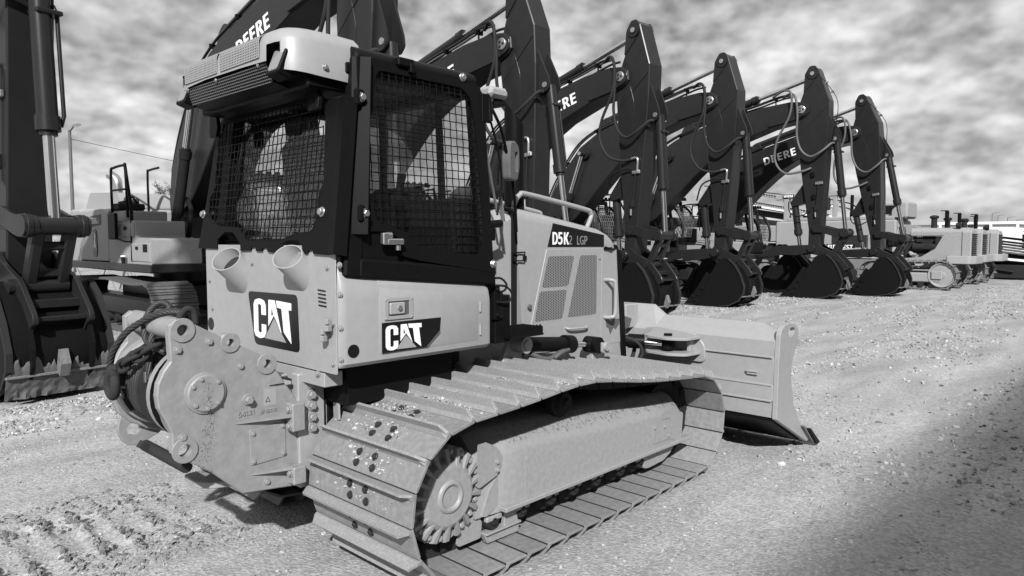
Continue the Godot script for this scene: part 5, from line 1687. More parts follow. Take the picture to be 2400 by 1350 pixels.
func bucket(E: Node) -> void:
	var hw := .50
	var side := P2([6.10, .06, 6.66, .0, 7.1, .02, 7.42, .08, 7.66, .20, 7.79, .38, 7.81, .56, 7.70, .86, 7.55, 1.10, 7.36, 1.27, 7.18, 1.29, 7.04, 1.20, 6.90, .95])
	var sh := []
	for i in range(0, 11):
		var p := side[i]
		sh.append(p)
	# shell swept across, 25 mm thick
	var b := MB.new()
	var inn := []
	for i in sh.size():
		var e: Vector2 = (sh[mini(i + 1, sh.size() - 1)] - sh[maxi(i - 1, 0)]).normalized()
		inn.append(sh[i] + Vector2(-e.y, e.x) * .03)
	for i in sh.size() - 1:
		for l in [sh, inn]:
			b.quad(Vector3(-hw, l[i].y, l[i].x), Vector3(hw, l[i].y, l[i].x), Vector3(hw, l[i + 1].y, l[i + 1].x), Vector3(-hw, l[i + 1].y, l[i + 1].x))
	b.smooth(40.0)
	var bk := part(E, "bucket", b, M.bucket)
	for s in [-1, 1]:
		part(bk, "side_wall", MB.new().prism(side, at(Vector3(hw * s, 0, 0), FZY), -.016, .016, .003), M.bucket)
		part(bk, "side_rim", MB.new().loft([rimrow(P2([6.66, .0, 7.1, .02, 7.42, .08, 7.66, .20, 7.79, .38, 7.81, .56, 7.70, .86, 7.55, 1.10, 7.36, 1.27]), hw * s - .02 * s, .0), rimrow(P2([6.66, .0, 7.1, .02, 7.42, .08, 7.66, .20, 7.79, .38, 7.81, .56, 7.70, .86, 7.55, 1.10, 7.36, 1.27]), hw * s - .02 * s, .03), rimrow(P2([6.66, .0, 7.1, .02, 7.42, .08, 7.66, .20, 7.79, .38, 7.81, .56, 7.70, .86, 7.55, 1.10, 7.36, 1.27]), hw * s + .045 * s, .03), rimrow(P2([6.66, .0, 7.1, .02, 7.42, .08, 7.66, .20, 7.79, .38, 7.81, .56, 7.70, .86, 7.55, 1.10, 7.36, 1.27]), hw * s + .045 * s, .0)], false, false, false), M.hose)
		part(bk, "side_cutter", MB.new().prism(P2([6.08, .04, 6.55, .02, 6.62, .30, 6.82, .86, 6.74, .92, 6.4, .40]), at(Vector3((hw + .03) * s, 0, 0), FZY), -.015, .015, .003), M.bucket)
		for q in [[6.42, .14], [6.52, .30], [6.62, .48], [6.34, .24]]:
			bolt(bk, Vector3((hw + .045) * s, q[1], q[0]), Vector3(s, 0, 0), .035, M.bucket)
		# ears that carry the pins
		part(bk, "ear", MB.new().prism(rounded(P2([6.78, 1.30, 6.76, 1.50, 6.88, 1.62, 7.02, 1.62, 7.16, 1.50, 7.38, 1.40, 7.58, 1.32, 7.90, .96, 7.93, .86, 7.82, .82, 7.72, .70, 7.45, 1.05, 7.2, 1.22]), .05), at(Vector3(.28 * s, 0, 0), FZY), -.028, .028, .006), M.boom)
		part(bk, "pin_boss", MB.new().tube(Vector3(.30 * s, 1.24, 7.44), Vector3(.37 * s, 1.24, 7.44), .085, .085, 16).tube(Vector3(.25 * s, 1.44, 6.9), Vector3(.36 * s, 1.44, 6.9), .10, .10, 16), M.boom)
		part(bk, "rib", MB.new().prism(P2([7.40, 1.26, 7.66, 1.04, 7.82, .80, 7.88, .60, 7.86, .40, 7.74, .20, 7.60, .10, 7.66, .24, 7.76, .40, 7.78, .55, 7.68, .84, 7.52, 1.08]), at(Vector3(.30 * s, 0, 0), FZY), -.02, .02), M.bucket)
	part(bk, "cross_tube", MB.new().box(Vector3(0, 1.05, 7.66), Vector3(.54, .10, .06), .01).box(Vector3(0, .90, 7.80), Vector3(.54, .05, .10), .008), M.boom)
	part(bk, "wear_plate", MB.new().box(Vector3(0, .30, 7.78), Vector3(1.08, .03, .05), .006).prism(P2([7.84, .56, 7.90, .40, 7.84, .26, 7.78, .34]), at(Vector3.ZERO, FZY), -.05, .05), M.bucket_steel)
	part(bk, "lip", MB.new().box(Vector3(0, .03, 6.15), Vector3(1.04, .05, .34), .01), M.bucket_steel)
	for i in 5:
		var x := -.46 + i * .23
		part(bk, "tooth", MB.new().loft([PackedVector3Array([Vector3(x - .06, .0, 6.02), Vector3(x + .06, .0, 6.02), Vector3(x + .06, .09, 6.02), Vector3(x - .06, .09, 6.02)]), PackedVector3Array([Vector3(x - .05, .02, 5.72), Vector3(x + .05, .02, 5.72), Vector3(x + .05, .04, 5.72), Vector3(x - .05, .04, 5.72)])]), M.bucket_steel)

func rimrow(p: PackedVector2Array, x: float, off: float) -> PackedVector3Array:
	var r := PackedVector3Array()
	for i in p.size():
		var e := (p[mini(i + 1, p.size() - 1)] - p[maxi(i - 1, 0)]).normalized()
		var q := p[i] + Vector2(e.y, -e.x) * off
		r.append(Vector3(x, q.y, q.x))
	return r

func thumb(E: Node) -> void:
	var th := part(E, "thumb", MB.new().prism(rounded(P2([6.98, 1.34, 7.05, 1.46, 6.98, 1.56, 6.42, 1.54, 5.9, 1.51, 5.55, 1.36, 5.35, 1.16, 5.5, 1.18, 5.95, 1.27, 6.5, 1.24, 6.75, 1.30]), .05), at(Vector3(-.43, 0, 0), FZY), -.04, .04, .008), M.boom)
	part(th, "arm", MB.new().prism(rounded(P2([6.98, 1.34, 7.05, 1.46, 6.98, 1.56, 6.42, 1.54, 5.9, 1.51, 5.55, 1.36, 5.35, 1.16, 5.5, 1.18, 5.95, 1.27, 6.5, 1.24, 6.75, 1.30]), .05), at(Vector3(.43, 0, 0), FZY), -.04, .04, .008), M.boom)
	part(th, "pin", MB.new().tube(Vector3(-.52, 1.45, 6.92), Vector3(-.46, 1.45, 6.92), .10, .09, 16).tube(Vector3(-.45, 1.38, 6.45), Vector3(.45, 1.38, 6.45), .06, .06, 12), M.boom)
	part(th, "claw", MB.new().prism(P2([5.5, 1.18, 5.35, 1.16, 5.05, .80, 5.0, .55, 5.15, .70, 5.45, 1.0]), at(Vector3(-.43, 0, 0), FZY), -.03, .03, .004), M.bucket)

func excavator_house(E: Node, style: int) -> void:
	# carrier and tracks
	part(E, "carbody", MB.new().box(Vector3(0, .62, 0), Vector3(2.2, .50, 1.9), .05).tube(Vector3(0, .85, 0), Vector3(0, 1.14, 0), .75, .75, 28), M.boom)
	for s in [-1, 1]:
		part(E, "track_frame", MB.new().box(Vector3(1.32 * s, .46, 0), Vector3(.44, .40, 3.8), .05), M.boom)
		part(E, "idler", MB.new().tube(Vector3(1.14 * s, .49, 2.05), Vector3(1.50 * s, .49, 2.05), .38, .38, 26), M.chain)
		part(E, "sprocket", MB.new().tube(Vector3(1.14 * s, .49, -2.05), Vector3(1.50 * s, .49, -2.05), .38, .38, 26), M.chain)
		for i in 7:
			part(E, "track_roller", MB.new().tube(Vector3(1.10 * s, .18, -1.5 + i * .5), Vector3(1.54 * s, .18, -1.5 + i * .5), .10, .10, 14), M.chain)
	var pth := []
	for i in 14:
		pth.append(Vector2(lerpf(-2.05, 2.05, i / 14.0), .02))
	for i in 12:
		var a := -PI * .5 + PI * i / 12.0
		pth.append(Vector2(2.05 + .47 * cos(a), .49 + .47 * sin(a)))
	for i in 14:
		pth.append(Vector2(lerpf(2.05, -2.05, i / 14.0), .96 - .03 * sin(PI * i / 14.0 * 3.0)))
	for i in 12:
		var a := PI * .5 + PI * i / 12.0
		pth.append(Vector2(-2.05 + .47 * cos(a), .49 + .47 * sin(a)))
	var pts := resample(pth, 50, 0.0)
	if not shared.has("exc_shoe"):
		var m := MB.new()
		m.prism(P2([-.108, -.02, .112, -.02, .114, 0, .06, .004, .055, .028, .035, .028, .03, .004, -.02, .004, -.025, .028, -.045, .028, -.05, .004, -.07, .004, -.085, .03, -.108, .03]), at(Vector3.ZERO), -.40, .40, .002)
		shared["exc_shoe"] = m.mesh()
	for s in [-1, 1]:
		for k in pts.size():
			var a: Vector2 = pts[k]
			var b: Vector2 = pts[(k + 1) % pts.size()]
			var c := (a + b) * .5
			var t := Vector3(0, b.y - a.y, b.x - a.x).normalized()
			var nrm := Vector3(0, -t.z, t.y)
			if style == 2 and s == -1:
				put("track_shoe", shared["exc_shoe"], M.muddy_track, E, Transform3D(Basis(t, nrm, t.cross(nrm)), Vector3(1.32 * s, c.y, c.x)))
			elif k == 0:
				var j := MB.new()
				for q in pts.size():
					var a2: Vector2 = pts[q]
					var b2: Vector2 = pts[(q + 1) % pts.size()]
					var c2 := (a2 + b2) * .5
					var t2 := Vector3(0, b2.y - a2.y, b2.x - a2.x).normalized()
					var n2 := Vector3(0, -t2.z, t2.y)
					j.box(Vector3(1.32 * s, c2.y, c2.x), Vector3(.20, .03, .80), .0, Basis(t2, n2, t2.cross(n2)))
					j.box(Vector3(1.32 * s, c2.y, c2.x) + n2 * .02 - t2 * .08, Vector3(.03, .04, .80), .0, Basis(t2, n2, t2.cross(n2)))
				stuff(part(E, "track_shoes", j, M.muddy_track))
	# upper deck and counterweight
	part(E, "deck", MB.new().box(Vector3(0, 1.22, -.45), Vector3(3.1, .16, 4.9), .02).box(Vector3(0, 1.36, 1.35), Vector3(1.1, .20, .8), .02), M.boom)
	var cw := rounded(P2([-1.5, -2.2, 1.5, -2.2, 1.5, -3.0, 1.2, -3.35, .5, -3.5, -.5, -3.5, -1.2, -3.35, -1.5, -3.0]), .1)
	part(E, "counterweight", MB.new().prism(cw, at(Vector3.ZERO, FXZ), 1.20, 2.45, .06).smooth(35), M.paint)
	var eh := MB.new().box(Vector3(0, 1.85, -1.3), Vector3(2.95, 1.10, 1.9), .06)
	var hood := part(E, "engine_hood", eh, M.paint)
	part(hood, "top_cover", MB.new().prism(rounded(P2([-2.9, 2.40, -.5, 2.40, -.7, 2.75, -2.5, 2.82]), .1), at(Vector3.ZERO, FZY), -1.2, 1.0, .04), M.paint)
	part(hood, "grille", MB.new().box(Vector3(-1.482, 2.15, -1.85), Vector3(.02, .45, .55), .005), M.perforated)
	# side doors right: storage box, steps, rail
	var rb := MB.new().prism(rounded(P2([-.30, 1.30, 2.0, 1.30, 2.0, 1.78, 1.25, 1.80, 1.25, 2.12, -.0, 2.12, -.30, 2.30]), .04), at(Vector3.ZERO, FZY), -1.52, -.62, .02)
	var tb := part(E, "storage_box", rb, M.paint)
	part(tb, "lid", MB.new().box(Vector3(-1.525, 1.52, 1.45), Vector3(.02, .34, .98), .01), M.paint)
	part(tb, "lid", MB.new().box(Vector3(-1.525, 1.95, .68), Vector3(.02, .26, .98), .01), M.paint)
	part(tb, "latch", MB.new().box(Vector3(-1.54, 1.60, 1.3), Vector3(.015, .06, .12), .003), M.black)
	part(tb, "latch", MB.new().box(Vector3(-1.54, 1.98, .72), Vector3(.015, .07, .14), .003), M.black)
	part(tb, "label_plate", MB.new().box(Vector3(-1.54, 1.60, 1.72), Vector3(.01, .14, .20), .002), M.black)
	part(tb, "box_top", MB.new().box(Vector3(-1.05, 2.22, .10), Vector3(.80, .22, .75), .02), M.paint)
	# quarter panel with number and oval badge
	var qp := part(E, "side_door", MB.new().prism(rounded(P2([-2.25, 1.32, -.32, 1.32, -.32, 2.30, -.7, 2.40, -2.25, 2.36]), .05), at(Vector3(-1.49, 0, 0), FZY), -.03, .02, .01), M.paint)
	part(qp, "number_plate", MB.new().prism(P2([-1.35, 2.03, -.75, 2.07, -.72, 2.28, -1.42, 2.26]), at(Vector3(-1.522, 0, 0), FZY), -.004, 0.0), M.screen)
	words(qp, "350G", M.white, Transform3D(Basis(Vector3(0, 0, 1), Vector3(0, 1, 0), Vector3(-1, 0, 0)), Vector3(-1.528, 2.16, -1.15)), .34, .13, .004)
	words(qp, "LC", M.white, Transform3D(Basis(Vector3(0, 0, 1), Vector3(0, 1, 0), Vector3(-1, 0, 0)), Vector3(-1.528, 2.14, -.88)), .12, .08, .004, false)
	var bd := part(qp, "badge", MB.new().prism(rounded(P2([-1.28, 1.40, -1.02, 1.40, -1.02, 1.98, -1.28, 1.98]), .13, 6), at(Vector3(-1.512, 0, 0), FZY), -.02, 0.0, .004), M.decal)
	part(bd, "leaping_animal", MB.new().prism(P2([-1.24, 1.60, -1.19, 1.68, -1.18, 1.75, -1.15, 1.78, -1.15, 1.84, -1.18, 1.92, -1.14, 1.88, -1.12, 1.93, -1.11, 1.86, -1.07, 1.84, -1.10, 1.80, -1.10, 1.72, -1.09, 1.66, -1.06, 1.60, -1.05, 1.52, -1.09, 1.58, -1.13, 1.63, -1.17, 1.58, -1.22, 1.56, -1.20, 1.62]), at(Vector3(-1.533, 0, 0), FZY), -.004, 0.0), M.white)
	# handrails
	var hr := MB.new()
	hr.pipe(curve(P3([-1.45, 2.30, -.25, -1.45, 3.10, -.25, -1.43, 3.20, -.15, -1.40, 3.22, .35, -1.40, 3.15, .42, -1.40, 2.2, .48]), 5), .026, 8)
	hr.pipe(curve(P3([-1.45, 2.75, -.25, -1.42, 2.75, .44]), 2), .02, 8)
	hr.pipe(curve(P3([-.75, 2.30, -.25, -.75, 3.12, -.25, -.75, 3.20, -.15, -.75, 3.22, .35]), 5), .024, 8)
	hr.pipe(P3([-1.40, 3.25, .40, -1.50, 2.35, .98, -1.52, 1.35, 1.02]), .03, 8)
	stuff(part(E, "handrail", hr, M.black))
	part(E, "mirror", MB.new().box(Vector3(-1.62, 2.02, .30), Vector3(.06, .52, .42), .03).pipe(P3([-1.6, 1.78, .45, -1.6, 1.72, .9, -1.52, 1.72, 1.0]), .016, 6), M.black)
	part(E, "exhaust_pipe", MB.new().pipe(curve(P3([-.9, 2.5, -1.6, -.9, 2.95, -1.6, -.92, 3.1, -1.65, -1.0, 3.2, -1.78]), 5), .10, 14), M.silver)
	part(E, "hose_bundle", MB.new().pipe(curve(P3([-.5, 1.5, 1.0, -.45, 2.1, 1.1, -.35, 2.4, .9, -.3, 2.6, .6]), 5), .05, 8).pipe(curve(P3([-.35, 1.4, 1.2, -.25, 1.9, 1.35, -.2, 2.3, 1.2]), 5), .04, 8), M.rubber)
	part(E, "roof_clutter", MB.new().box(Vector3(-1.2, 2.42, -.1), Vector3(.5, .14, .5), .03).tube(Vector3(-1.3, 2.48, -.3), Vector3(-1.0, 2.55, -.1), .06).pipe(curve(P3([-1.3, 2.4, .2, -1.2, 2.62, .1, -1.05, 2.6, -.2, -1.0, 2.42, -.3]), 4), .025, 6), M.chain)
	# boom foot brackets and cylinder feet
	for s in [-1, 1]:
		part(E, "boom_bracket", MB.new().prism(rounded(P2([-.1, 1.28, .95, 1.28, .72, 2.15, .5, 2.30, .28, 2.25, .1, 2.0]), .08), at(Vector3(.40 * s, 0, 0), FZY), -.05, .05, .01), M.boom)
		part(E, "cylinder_foot", MB.new().tube(Vector3(.36 * s, 1.38, .80), Vector3(.60 * s, 1.38, .80), .15, .15, 18).tube(Vector3(.60 * s, 1.38, .80), Vector3(.66 * s, 1.38, .80), .10, .10, 16), M.paint)
	# cab with rounded front guard
	var cab := part(E, "cab", MB.new().box(Vector3(1.05, 1.55, .75), Vector3(.98, .50, 1.75), .04).box(Vector3(1.05, 3.02, .60), Vector3(.98, .12, 1.55), .05), M.boom)
	for q in [[.60, -.05], [1.50, -.05], [.60, 1.45], [1.50, 1.45]]:
		part(cab, "pillar", MB.new().bar(Vector3(q[0], 1.7, q[1] + (.10 if q[1] > 1 else 0.0)), Vector3(q[0], 3.0, q[1] - (.16 if q[1] > 1 else 0.0)), .09, .09, Vector3.RIGHT, .01), M.boom)
	part(cab, "window", MB.new().box(Vector3(.57, 2.35, .68), Vector3(.006, 1.2, 1.4)), M.glass)
	part(cab, "window", MB.new().box(Vector3(1.53, 2.35, .68), Vector3(.006, 1.2, 1.4)), M.glass)
	part(cab, "rear_wall", MB.new().box(Vector3(1.05, 2.2, -.10), Vector3(.9, 1.4, .05)), M.boom)
	part(cab, "seat", MB.new().box(Vector3(1.05, 1.95, .40), Vector3(.5, .16, .5), .04).box(Vector3(1.05, 2.35, .16), Vector3(.48, .75, .14), .05), M.seat)
	var arcp := func(u: float, t: float) -> Vector3:
		var a := lerpf(-.25, 1.05, t)
		return Vector3(lerpf(.56, 1.54, u), 2.05 + 1.0 * sin(a) * .98, .85 + cos(a) * .95)
	part(cab, "windscreen", MB.new().loft([PackedVector3Array([arcp.call(0, 0), arcp.call(1, 0)]), PackedVector3Array([arcp.call(0, .5), arcp.call(1, .5)]), PackedVector3Array([arcp.call(0, 1), arcp.call(1, 1)])], false, false, false), M.glass)
	for u in [0.0, 1.0]:
		var path := []
		for i in 11:
			path.append(arcp.call(u, i / 10.0) + Vector3(0, 0, .08))
		part(cab, "guard_frame", MB.new().pipe(path, .045, 6), M.boom)
	var gm := MB.new()
	for i in range(1, 9):
		var path := []
		for k in 11:
			path.append(arcp.call(i / 9.0, k / 10.0) + Vector3(0, 0, .08))
		gm.pipe(path, .010, 4, false)
	for k in range(0, 12):
		gm.tube(arcp.call(0, k / 11.0) + Vector3(0, 0, .08), arcp.call(1, k / 11.0) + Vector3(0, 0, .08), .010, .010, 4, false)
	stuff(part(cab, "guard_mesh", gm, M.grey_plastic))
	part(cab, "roof_guard", MB.new().box(Vector3(1.05, 3.12, .75), Vector3(1.04, .05, 1.5), .01), M.black)
	for i in 5:
		part(cab, "roof_light", MB.new().box(Vector3(.66 + i * .2, 3.17, 1.48), Vector3(.10, .06, .06), .01), M.black)
	part(cab, "mirror_arm", MB.new().pipe(curve(P3([1.54, 2.85, 1.3, 1.75, 2.9, 1.45, 1.9, 2.84, 1.5, 1.92, 2.75, 1.5]), 4), .018, 6).box(Vector3(1.92, 2.62, 1.5), Vector3(.16, .20, .08), .03), M.black)

func excavator(called: String, label: String, x: float, ez: float, style: int, turn := 0.0) -> Node3D:
	var E := thing(called, label, "excavator", Vector3(x, 0, ez), turn, "excavators parked in a row")
	excavator_house(E, style)
	for c in E.get_children():
		c.position.z += 0.45
	arm_parts(E, style)
	return E

func copy(o: Node3D, label: String) -> Node3D:
	var c: Node3D = o.duplicate()
	c.name = numbered("excavator")
	add_child(c)
	c.set_meta("label", label)
	return c

# where a machine stands, how it is turned, its size against the first, how far the stick leans in
func pose(E: Node3D, x: float, z: float, turn: float, size: float, lean: float) -> void:
	E.position = Vector3(x, 0, z)
	E.rotation.y = turn
	E.scale = Vector3.ONE * size
	var pv := Vector3(0, 1.44, 6.9)
	E.get_node("stick").transform = Transform3D(Basis(), pv) * Transform3D(Basis(Vector3(1, 0, 0), lean), Vector3.ZERO) * Transform3D(Basis(), -pv)
	E.get_node("boom").position = Vector3(0, -absf(lean) * .5, 4.1 * sin(lean))

func yard() -> void:
	var e2 := excavator("excavator", "excavator with pale side panels, number and oval animal badge beside the boom", 4.0, -12.2, 2)
	var e5 := excavator("excavator", "black boomed excavator with black hoses, next to the one with a shackle on its bucket", 15.6, -12, 0)
	var e1 := copy(e5, "excavator with mud caked bucket on the ground beside the dozer's winch")
	var e3 := copy(e5, "excavator whose stick and cylinder rise just behind the dozer's exhaust stack")
	var e4 := copy(e5, "excavator whose bucket stands just behind the dozer's hood nose")
	e2.get_node("boom").position = Vector3(0, .30, -.5)
	pose(e1, -1.25, -12.8, .14, 1.0, 0.0)
	e2.get_node("boom/lettering").position += Vector3(0, -.12, -.2)
	pose(e3, 8.02, -12.38, 0.0, 1.008, -.09)
	pose(e4, 11.87, -12.0, -.079, .977, -.014)
	pose(e5, 15.62, -11.99, -.03, .986, -.03)
	print("exc5")
	var e6 := excavator("excavator", "excavator with pale hose loops and a shackle on its bucket", 19.2, -11, 1)
	var e7 := copy(e6, "excavator with pale hose loops standing nearest the old crawler tractors")
	e6.get_node("boom/lettering").position += Vector3(0, -.10, -.35)
	e7.get_node("boom/lettering").position += Vector3(0, -.18, -.62)
	pose(e6, 19.55, -11.55, .055, 1.038, -.062)
	pose(e7, 22.59, -9.86, -.051, .954, -.147)
	# shackle hung on the bucket of one of them
	var bk6 := e6.get_node("bucket")
	part(bk6, "shackle", MB.new().pipe(curve(P3([-.34, .62, 7.86, -.36, .45, 7.93, -.30, .30, 7.95, -.24, .45, 7.93, -.26, .62, 7.86]), 5), .028, 8).tube(Vector3(-.40, .60, 7.87), Vector3(-.20, .60, 7.87), .04, .04, 10), M.pale_hose)
	# dried mud on the first bucket
	mud(e1.get_node("bucket"))
	# spare buckets set down between the machines
	var labels := ["spare black digging bucket on the ground between excavators, nearest the dozer's blade", "spare black digging bucket set down beside the bucket with the shackle", "spare black digging bucket set down nearest the old crawler tractors"]
	var at3 := [[13.6, -7.4, .25], [17.4, -6.5, -.2], [21.2, -5.9, .15]]
	for i in 3:
		var sb := thing("excavator_bucket", labels[i], "bucket", Vector3.ZERO, 0.0, "spare buckets")
		bucket(sb)
		sb.transform = Transform3D(Basis(Vector3.UP, at3[i][2]), Vector3(at3[i][0], 0, at3[i][1])) * Transform3D(Basis(), Vector3(0, 0, -7.0))
	cup()
	background()

func mud(bk: Node) -> void:
	var nn := FastNoiseLite.new()
	nn.seed = 9
	nn.frequency = 3.5
	nn.fractal_octaves = 4
	var rows := []
	for i in 15:
		var t := i / 14.0
		var r := PackedVector3Array()
		for k in 41:
			var x := lerpf(-.53, .53, k / 40.0)
			# follow the bucket's back from the heel upwards
			var top := .42 + nn.get_noise_2d(x * 1.3, 3.0) * .16 + nn.get_noise_2d(x * 6.0, 9.0) * .08
			var y := lerpf(.05, top, t)
			var z := 7.60 + .235 * sin(clampf((y - .0) / .62, 0, 1) * PI * .5)
			var th := .05 * sqrt(1.0 - t) - .008 + nn.get_noise_2d(x * 3.0, y * 3.0 + 7.0) * .03 * (1.0 - t)
			if t < .25:
				th += .05 * (1.0 - t * 4.0) * (.6 + nn.get_noise_2d(x * 3.0, 1.0))
			r.append(Vector3(x, y, z + th))
		rows.append(r)
	part(bk, "dried_mud", MB.new().loft(rows, false, false, false).smooth(70.0), M.mud)

func cup() -> void:
	var c := thing("paper_cup", "small paper cup with dark sleeve standing on the excavator's deck ledge", "cup", Vector3(2.40, 1.30, -11.0))
	part(c, "cup", MB.new().lathe([Vector2(0, 0), Vector2(.032, 0), Vector2(.045, .13)], Transform3D(Basis(Vector3(1, 0, 0), -PI / 2), Vector3.ZERO), 18), M.decal)
	part(c, "lid", MB.new().lathe([Vector2(.048, .128), Vector2(.048, .142), Vector2(.04, .155), Vector2(0, .155)], Transform3D(Basis(Vector3(1, 0, 0), -PI / 2), Vector3.ZERO), 18), M.white)

# ---------------------------------------------------------------- beyond the excavators
func crawler(called: String, label: String, x: float, z: float, turn: float, sz: float) -> Node3D:
	var T := thing(called, label, "crawler tractor", Vector3(x, 0, z), turn, "old crawler tractors parked in line")
	for s in [-1, 1]:
		var pth := []
		for i in 8:
			pth.append(Vector2(lerpf(-1.2, 1.1, i / 8.0), .03))
		for i in 10:
			var a := -PI * .5 + PI * i / 10.0
			pth.append(Vector2(1.1 + .48 * cos(a), .52 + .49 * sin(a)))
		for i in 8:
			pth.append(Vector2(lerpf(1.1, -1.2, i / 8.0), 1.01 - .02 * sin(PI * i / 8.0)))
		for i in 10:
			var a := PI * .5 + PI * i / 10.0
			pth.append(Vector2(-1.2 + .48 * cos(a), .52 + .49 * sin(a)))
		var pts := resample(pth, 34, 0.0)
		var j := MB.new()
		for q in pts.size():
			var a2: Vector2 = pts[q]
			var b2: Vector2 = pts[(q + 1) % pts.size()]
			var c2 := (a2 + b2) * .5
			var t2 := Vector3(0, b2.y - a2.y, b2.x - a2.x).normalized()
			var n2 := Vector3(0, -t2.z, t2.y)
			var bs := Basis(t2, n2, t2.cross(n2))
			j.box(Vector3(.85 * s, c2.y, c2.x), Vector3(.20, .03, .50), .0, bs)
			j.box(Vector3(.85 * s, c2.y, c2.x) + n2 * .03 - t2 * .08, Vector3(.03, .06, .50), .0, bs)
			j.box(Vector3(.85 * s, c2.y, c2.x) - n2 * .05, Vector3(.15, .07, .20), .0, bs)
		stuff(part(T, "track_shoes", j, M.pale_track))
		part(T, "track_frame", MB.new().box(Vector3(.85 * s, .42, -.1), Vector3(.34, .34, 2.4), .04), M.old_paint)
		part(T, "idler", MB.new().lathe([Vector2(0, .03), Vector2(.10, .03), Vector2(.12, 0), Vector2(.36, -.01), Vector2(.40, .04), Vector2(.43, .04), Vector2(.43, -.12)], Transform3D(Basis(Vector3(0, 0, 1), Vector3(0, 1, 0), Vector3(s, 0, 0)), Vector3(1.0 * s, .52, 1.1)), 28), M.old_paint)
		part(T, "side_cover", MB.new().box(Vector3(1.05 * s, .52, .95), Vector3(.06, .30, .34), .02), M.old_paint)
		for i in 6:
			part(T, "track_roller", MB.new().tube(Vector3(.70 * s, .17, -1.0 + i * .36), Vector3(1.0 * s, .17, -1.0 + i * .36), .10, .10, 12), M.chain)
	var hood := part(T, "hood", MB.new().prism(rounded(P2([-.42, 1.90, .42, 1.90, .42, 2.08, .30, 2.20, -.30, 2.20, -.42, 2.08]), .05), at(Vector3.ZERO), -.1, 1.75, .03), M.old_paint)
	part(hood, "radiator", MB.new().prism(rounded(P2([-.46, 1.05, .46, 1.05, .46, 2.05, .34, 2.14, -.34, 2.14, -.46, 2.05]), .05), at(Vector3.ZERO), 1.55, 1.85, .03), M.old_paint)
	for i in 12:
		part(hood, "grille_slat", MB.new().box(Vector3(0, 1.14 + i * .075, 1.87), Vector3(.78, .035, .04), .006), M.black)
	part(T, "engine", MB.new().box(Vector3(0, 1.45, .5), Vector3(.55, .85, 1.7), .05).tube(Vector3(-.32, 1.5, 0), Vector3(-.32, 1.5, .9), .14).box(Vector3(-.33, 1.7, .9), Vector3(.2, .25, .4), .04), M.chain)
	for i in 14:
		var ep := Vector3(-.30 - .1 * rng.randf(), rng.randf_range(1.15, 1.85), rng.randf_range(-.5, .75))
		if i % 2 == 0:
			part(T, "engine_fitting", MB.new().tube(ep, ep + Vector3(0, rng.randf_range(-.25, .25), rng.randf_range(.1, .3)), rng.randf_range(.03, .07), -1.0, 8), M.old_paint if i % 4 == 0 else M.chain)
		else:
			part(T, "engine_fitting", MB.new().box(ep, Vector3(.12, rng.randf_range(.08, .22), rng.randf_range(.08, .2)), .01), M.screen if i % 3 == 0 else M.chain)
	part(T, "side_frame", MB.new().prism(P2([-1.2, 1.05, -.6, 1.05, .3, 1.15, .75, 1.45, 1.0, 1.95, 1.55, 1.95, 1.55, 1.05, 1.0, .9, -1.2, .9]), at(Vector3(-.47, 0, 0), FZY), -.03, .03, .006).prism(P2([-1.2, 1.05, -.6, 1.05, .3, 1.15, .75, 1.45, 1.0, 1.95, 1.55, 1.95, 1.55, 1.05, 1.0, .9, -1.2, .9]), at(Vector3(.47, 0, 0), FZY), -.03, .03, .006), M.old_paint)
	part(T, "front_bumper", MB.new().prism(rounded(P2([-1.0, 1.2, -.9, 1.9, -.6, 2.05, .6, 2.05, .9, 1.9, 1.0, 1.2]), .08), at(Vector3.ZERO, FXZ), .92, 1.20, .02), M.old_paint)
	part(T, "exhaust_stack", MB.new().tube(Vector3(-.1, 2.18, 1.0), Vector3(-.1, 2.8, 1.0), .06, .07, 12).box(Vector3(-.1, 2.82, .92), Vector3(.14, .03, .24), .006), M.black)
	part(T, "air_cleaner", MB.new().tube(Vector3(.12, 2.18, .55), Vector3(.12, 2.55, .55), .10, .10, 12).ball(Vector3(.12, 2.60, .55), Vector3(.16, .08, .16)), M.chain)
	part(T, "fuel_tank", MB.new().box(Vector3(0, 1.55, -1.25), Vector3(1.3, .8, .6), .08), M.old_paint)
	for sx in [-.5, -.15, .2]:
		part(T, "lever", MB.new().tube(Vector3(sx, 1.7, -.35), Vector3(sx, 2.25, -.45), .02, .02, 6), M.black)
	part(T, "headlamp", MB.new().tube(Vector3(-.35, 2.28, 1.35), Vector3(-.35, 2.28, 1.5), .09, .10, 12), M.chain)
	part(T, "seat", MB.new().box(Vector3(0, 1.75, -.75), Vector3(.9, .5, .25), .06), M.seat)
	part(T, "lifting_eye", MB.new().plate(rounded(P2([-1.35, 2.0, -1.35, 2.3, -1.22, 2.42, -1.08, 2.42, -.95, 2.3, -.95, 2.0]), .1), [circ(Vector2(-1.15, 2.27), .08)], at(Vector3(-.55, 0, 0), FZY), -.03, .03), M.old_paint)
	T.scale = Vector3.ONE * sz
	return T

func background() -> void:
	var t0 := crawler("crawler_tractor", "old pale crawler tractor parked directly beside the row of excavators", 27.2, -3.4, 0.0, 1.0)
	var spots := [[30.2, -3.6, "old pale crawler tractor, second from the row of excavators"], [32.2, -3.4, "old pale crawler tractor, third from the row of excavators"], [34.8, -3.9, "old pale crawler tractor standing beside the dark drill rig"]]
	for q in spots:
		var c: Node3D = t0.duplicate()
		c.name = numbered("crawler_tractor")
		add_child(c)
		c.position = Vector3(q[0], 0, q[1])
		c.set_meta("label", q[2])
	trencher()
	drill_rig()
	pickup()
	conveyor()
	far_things()

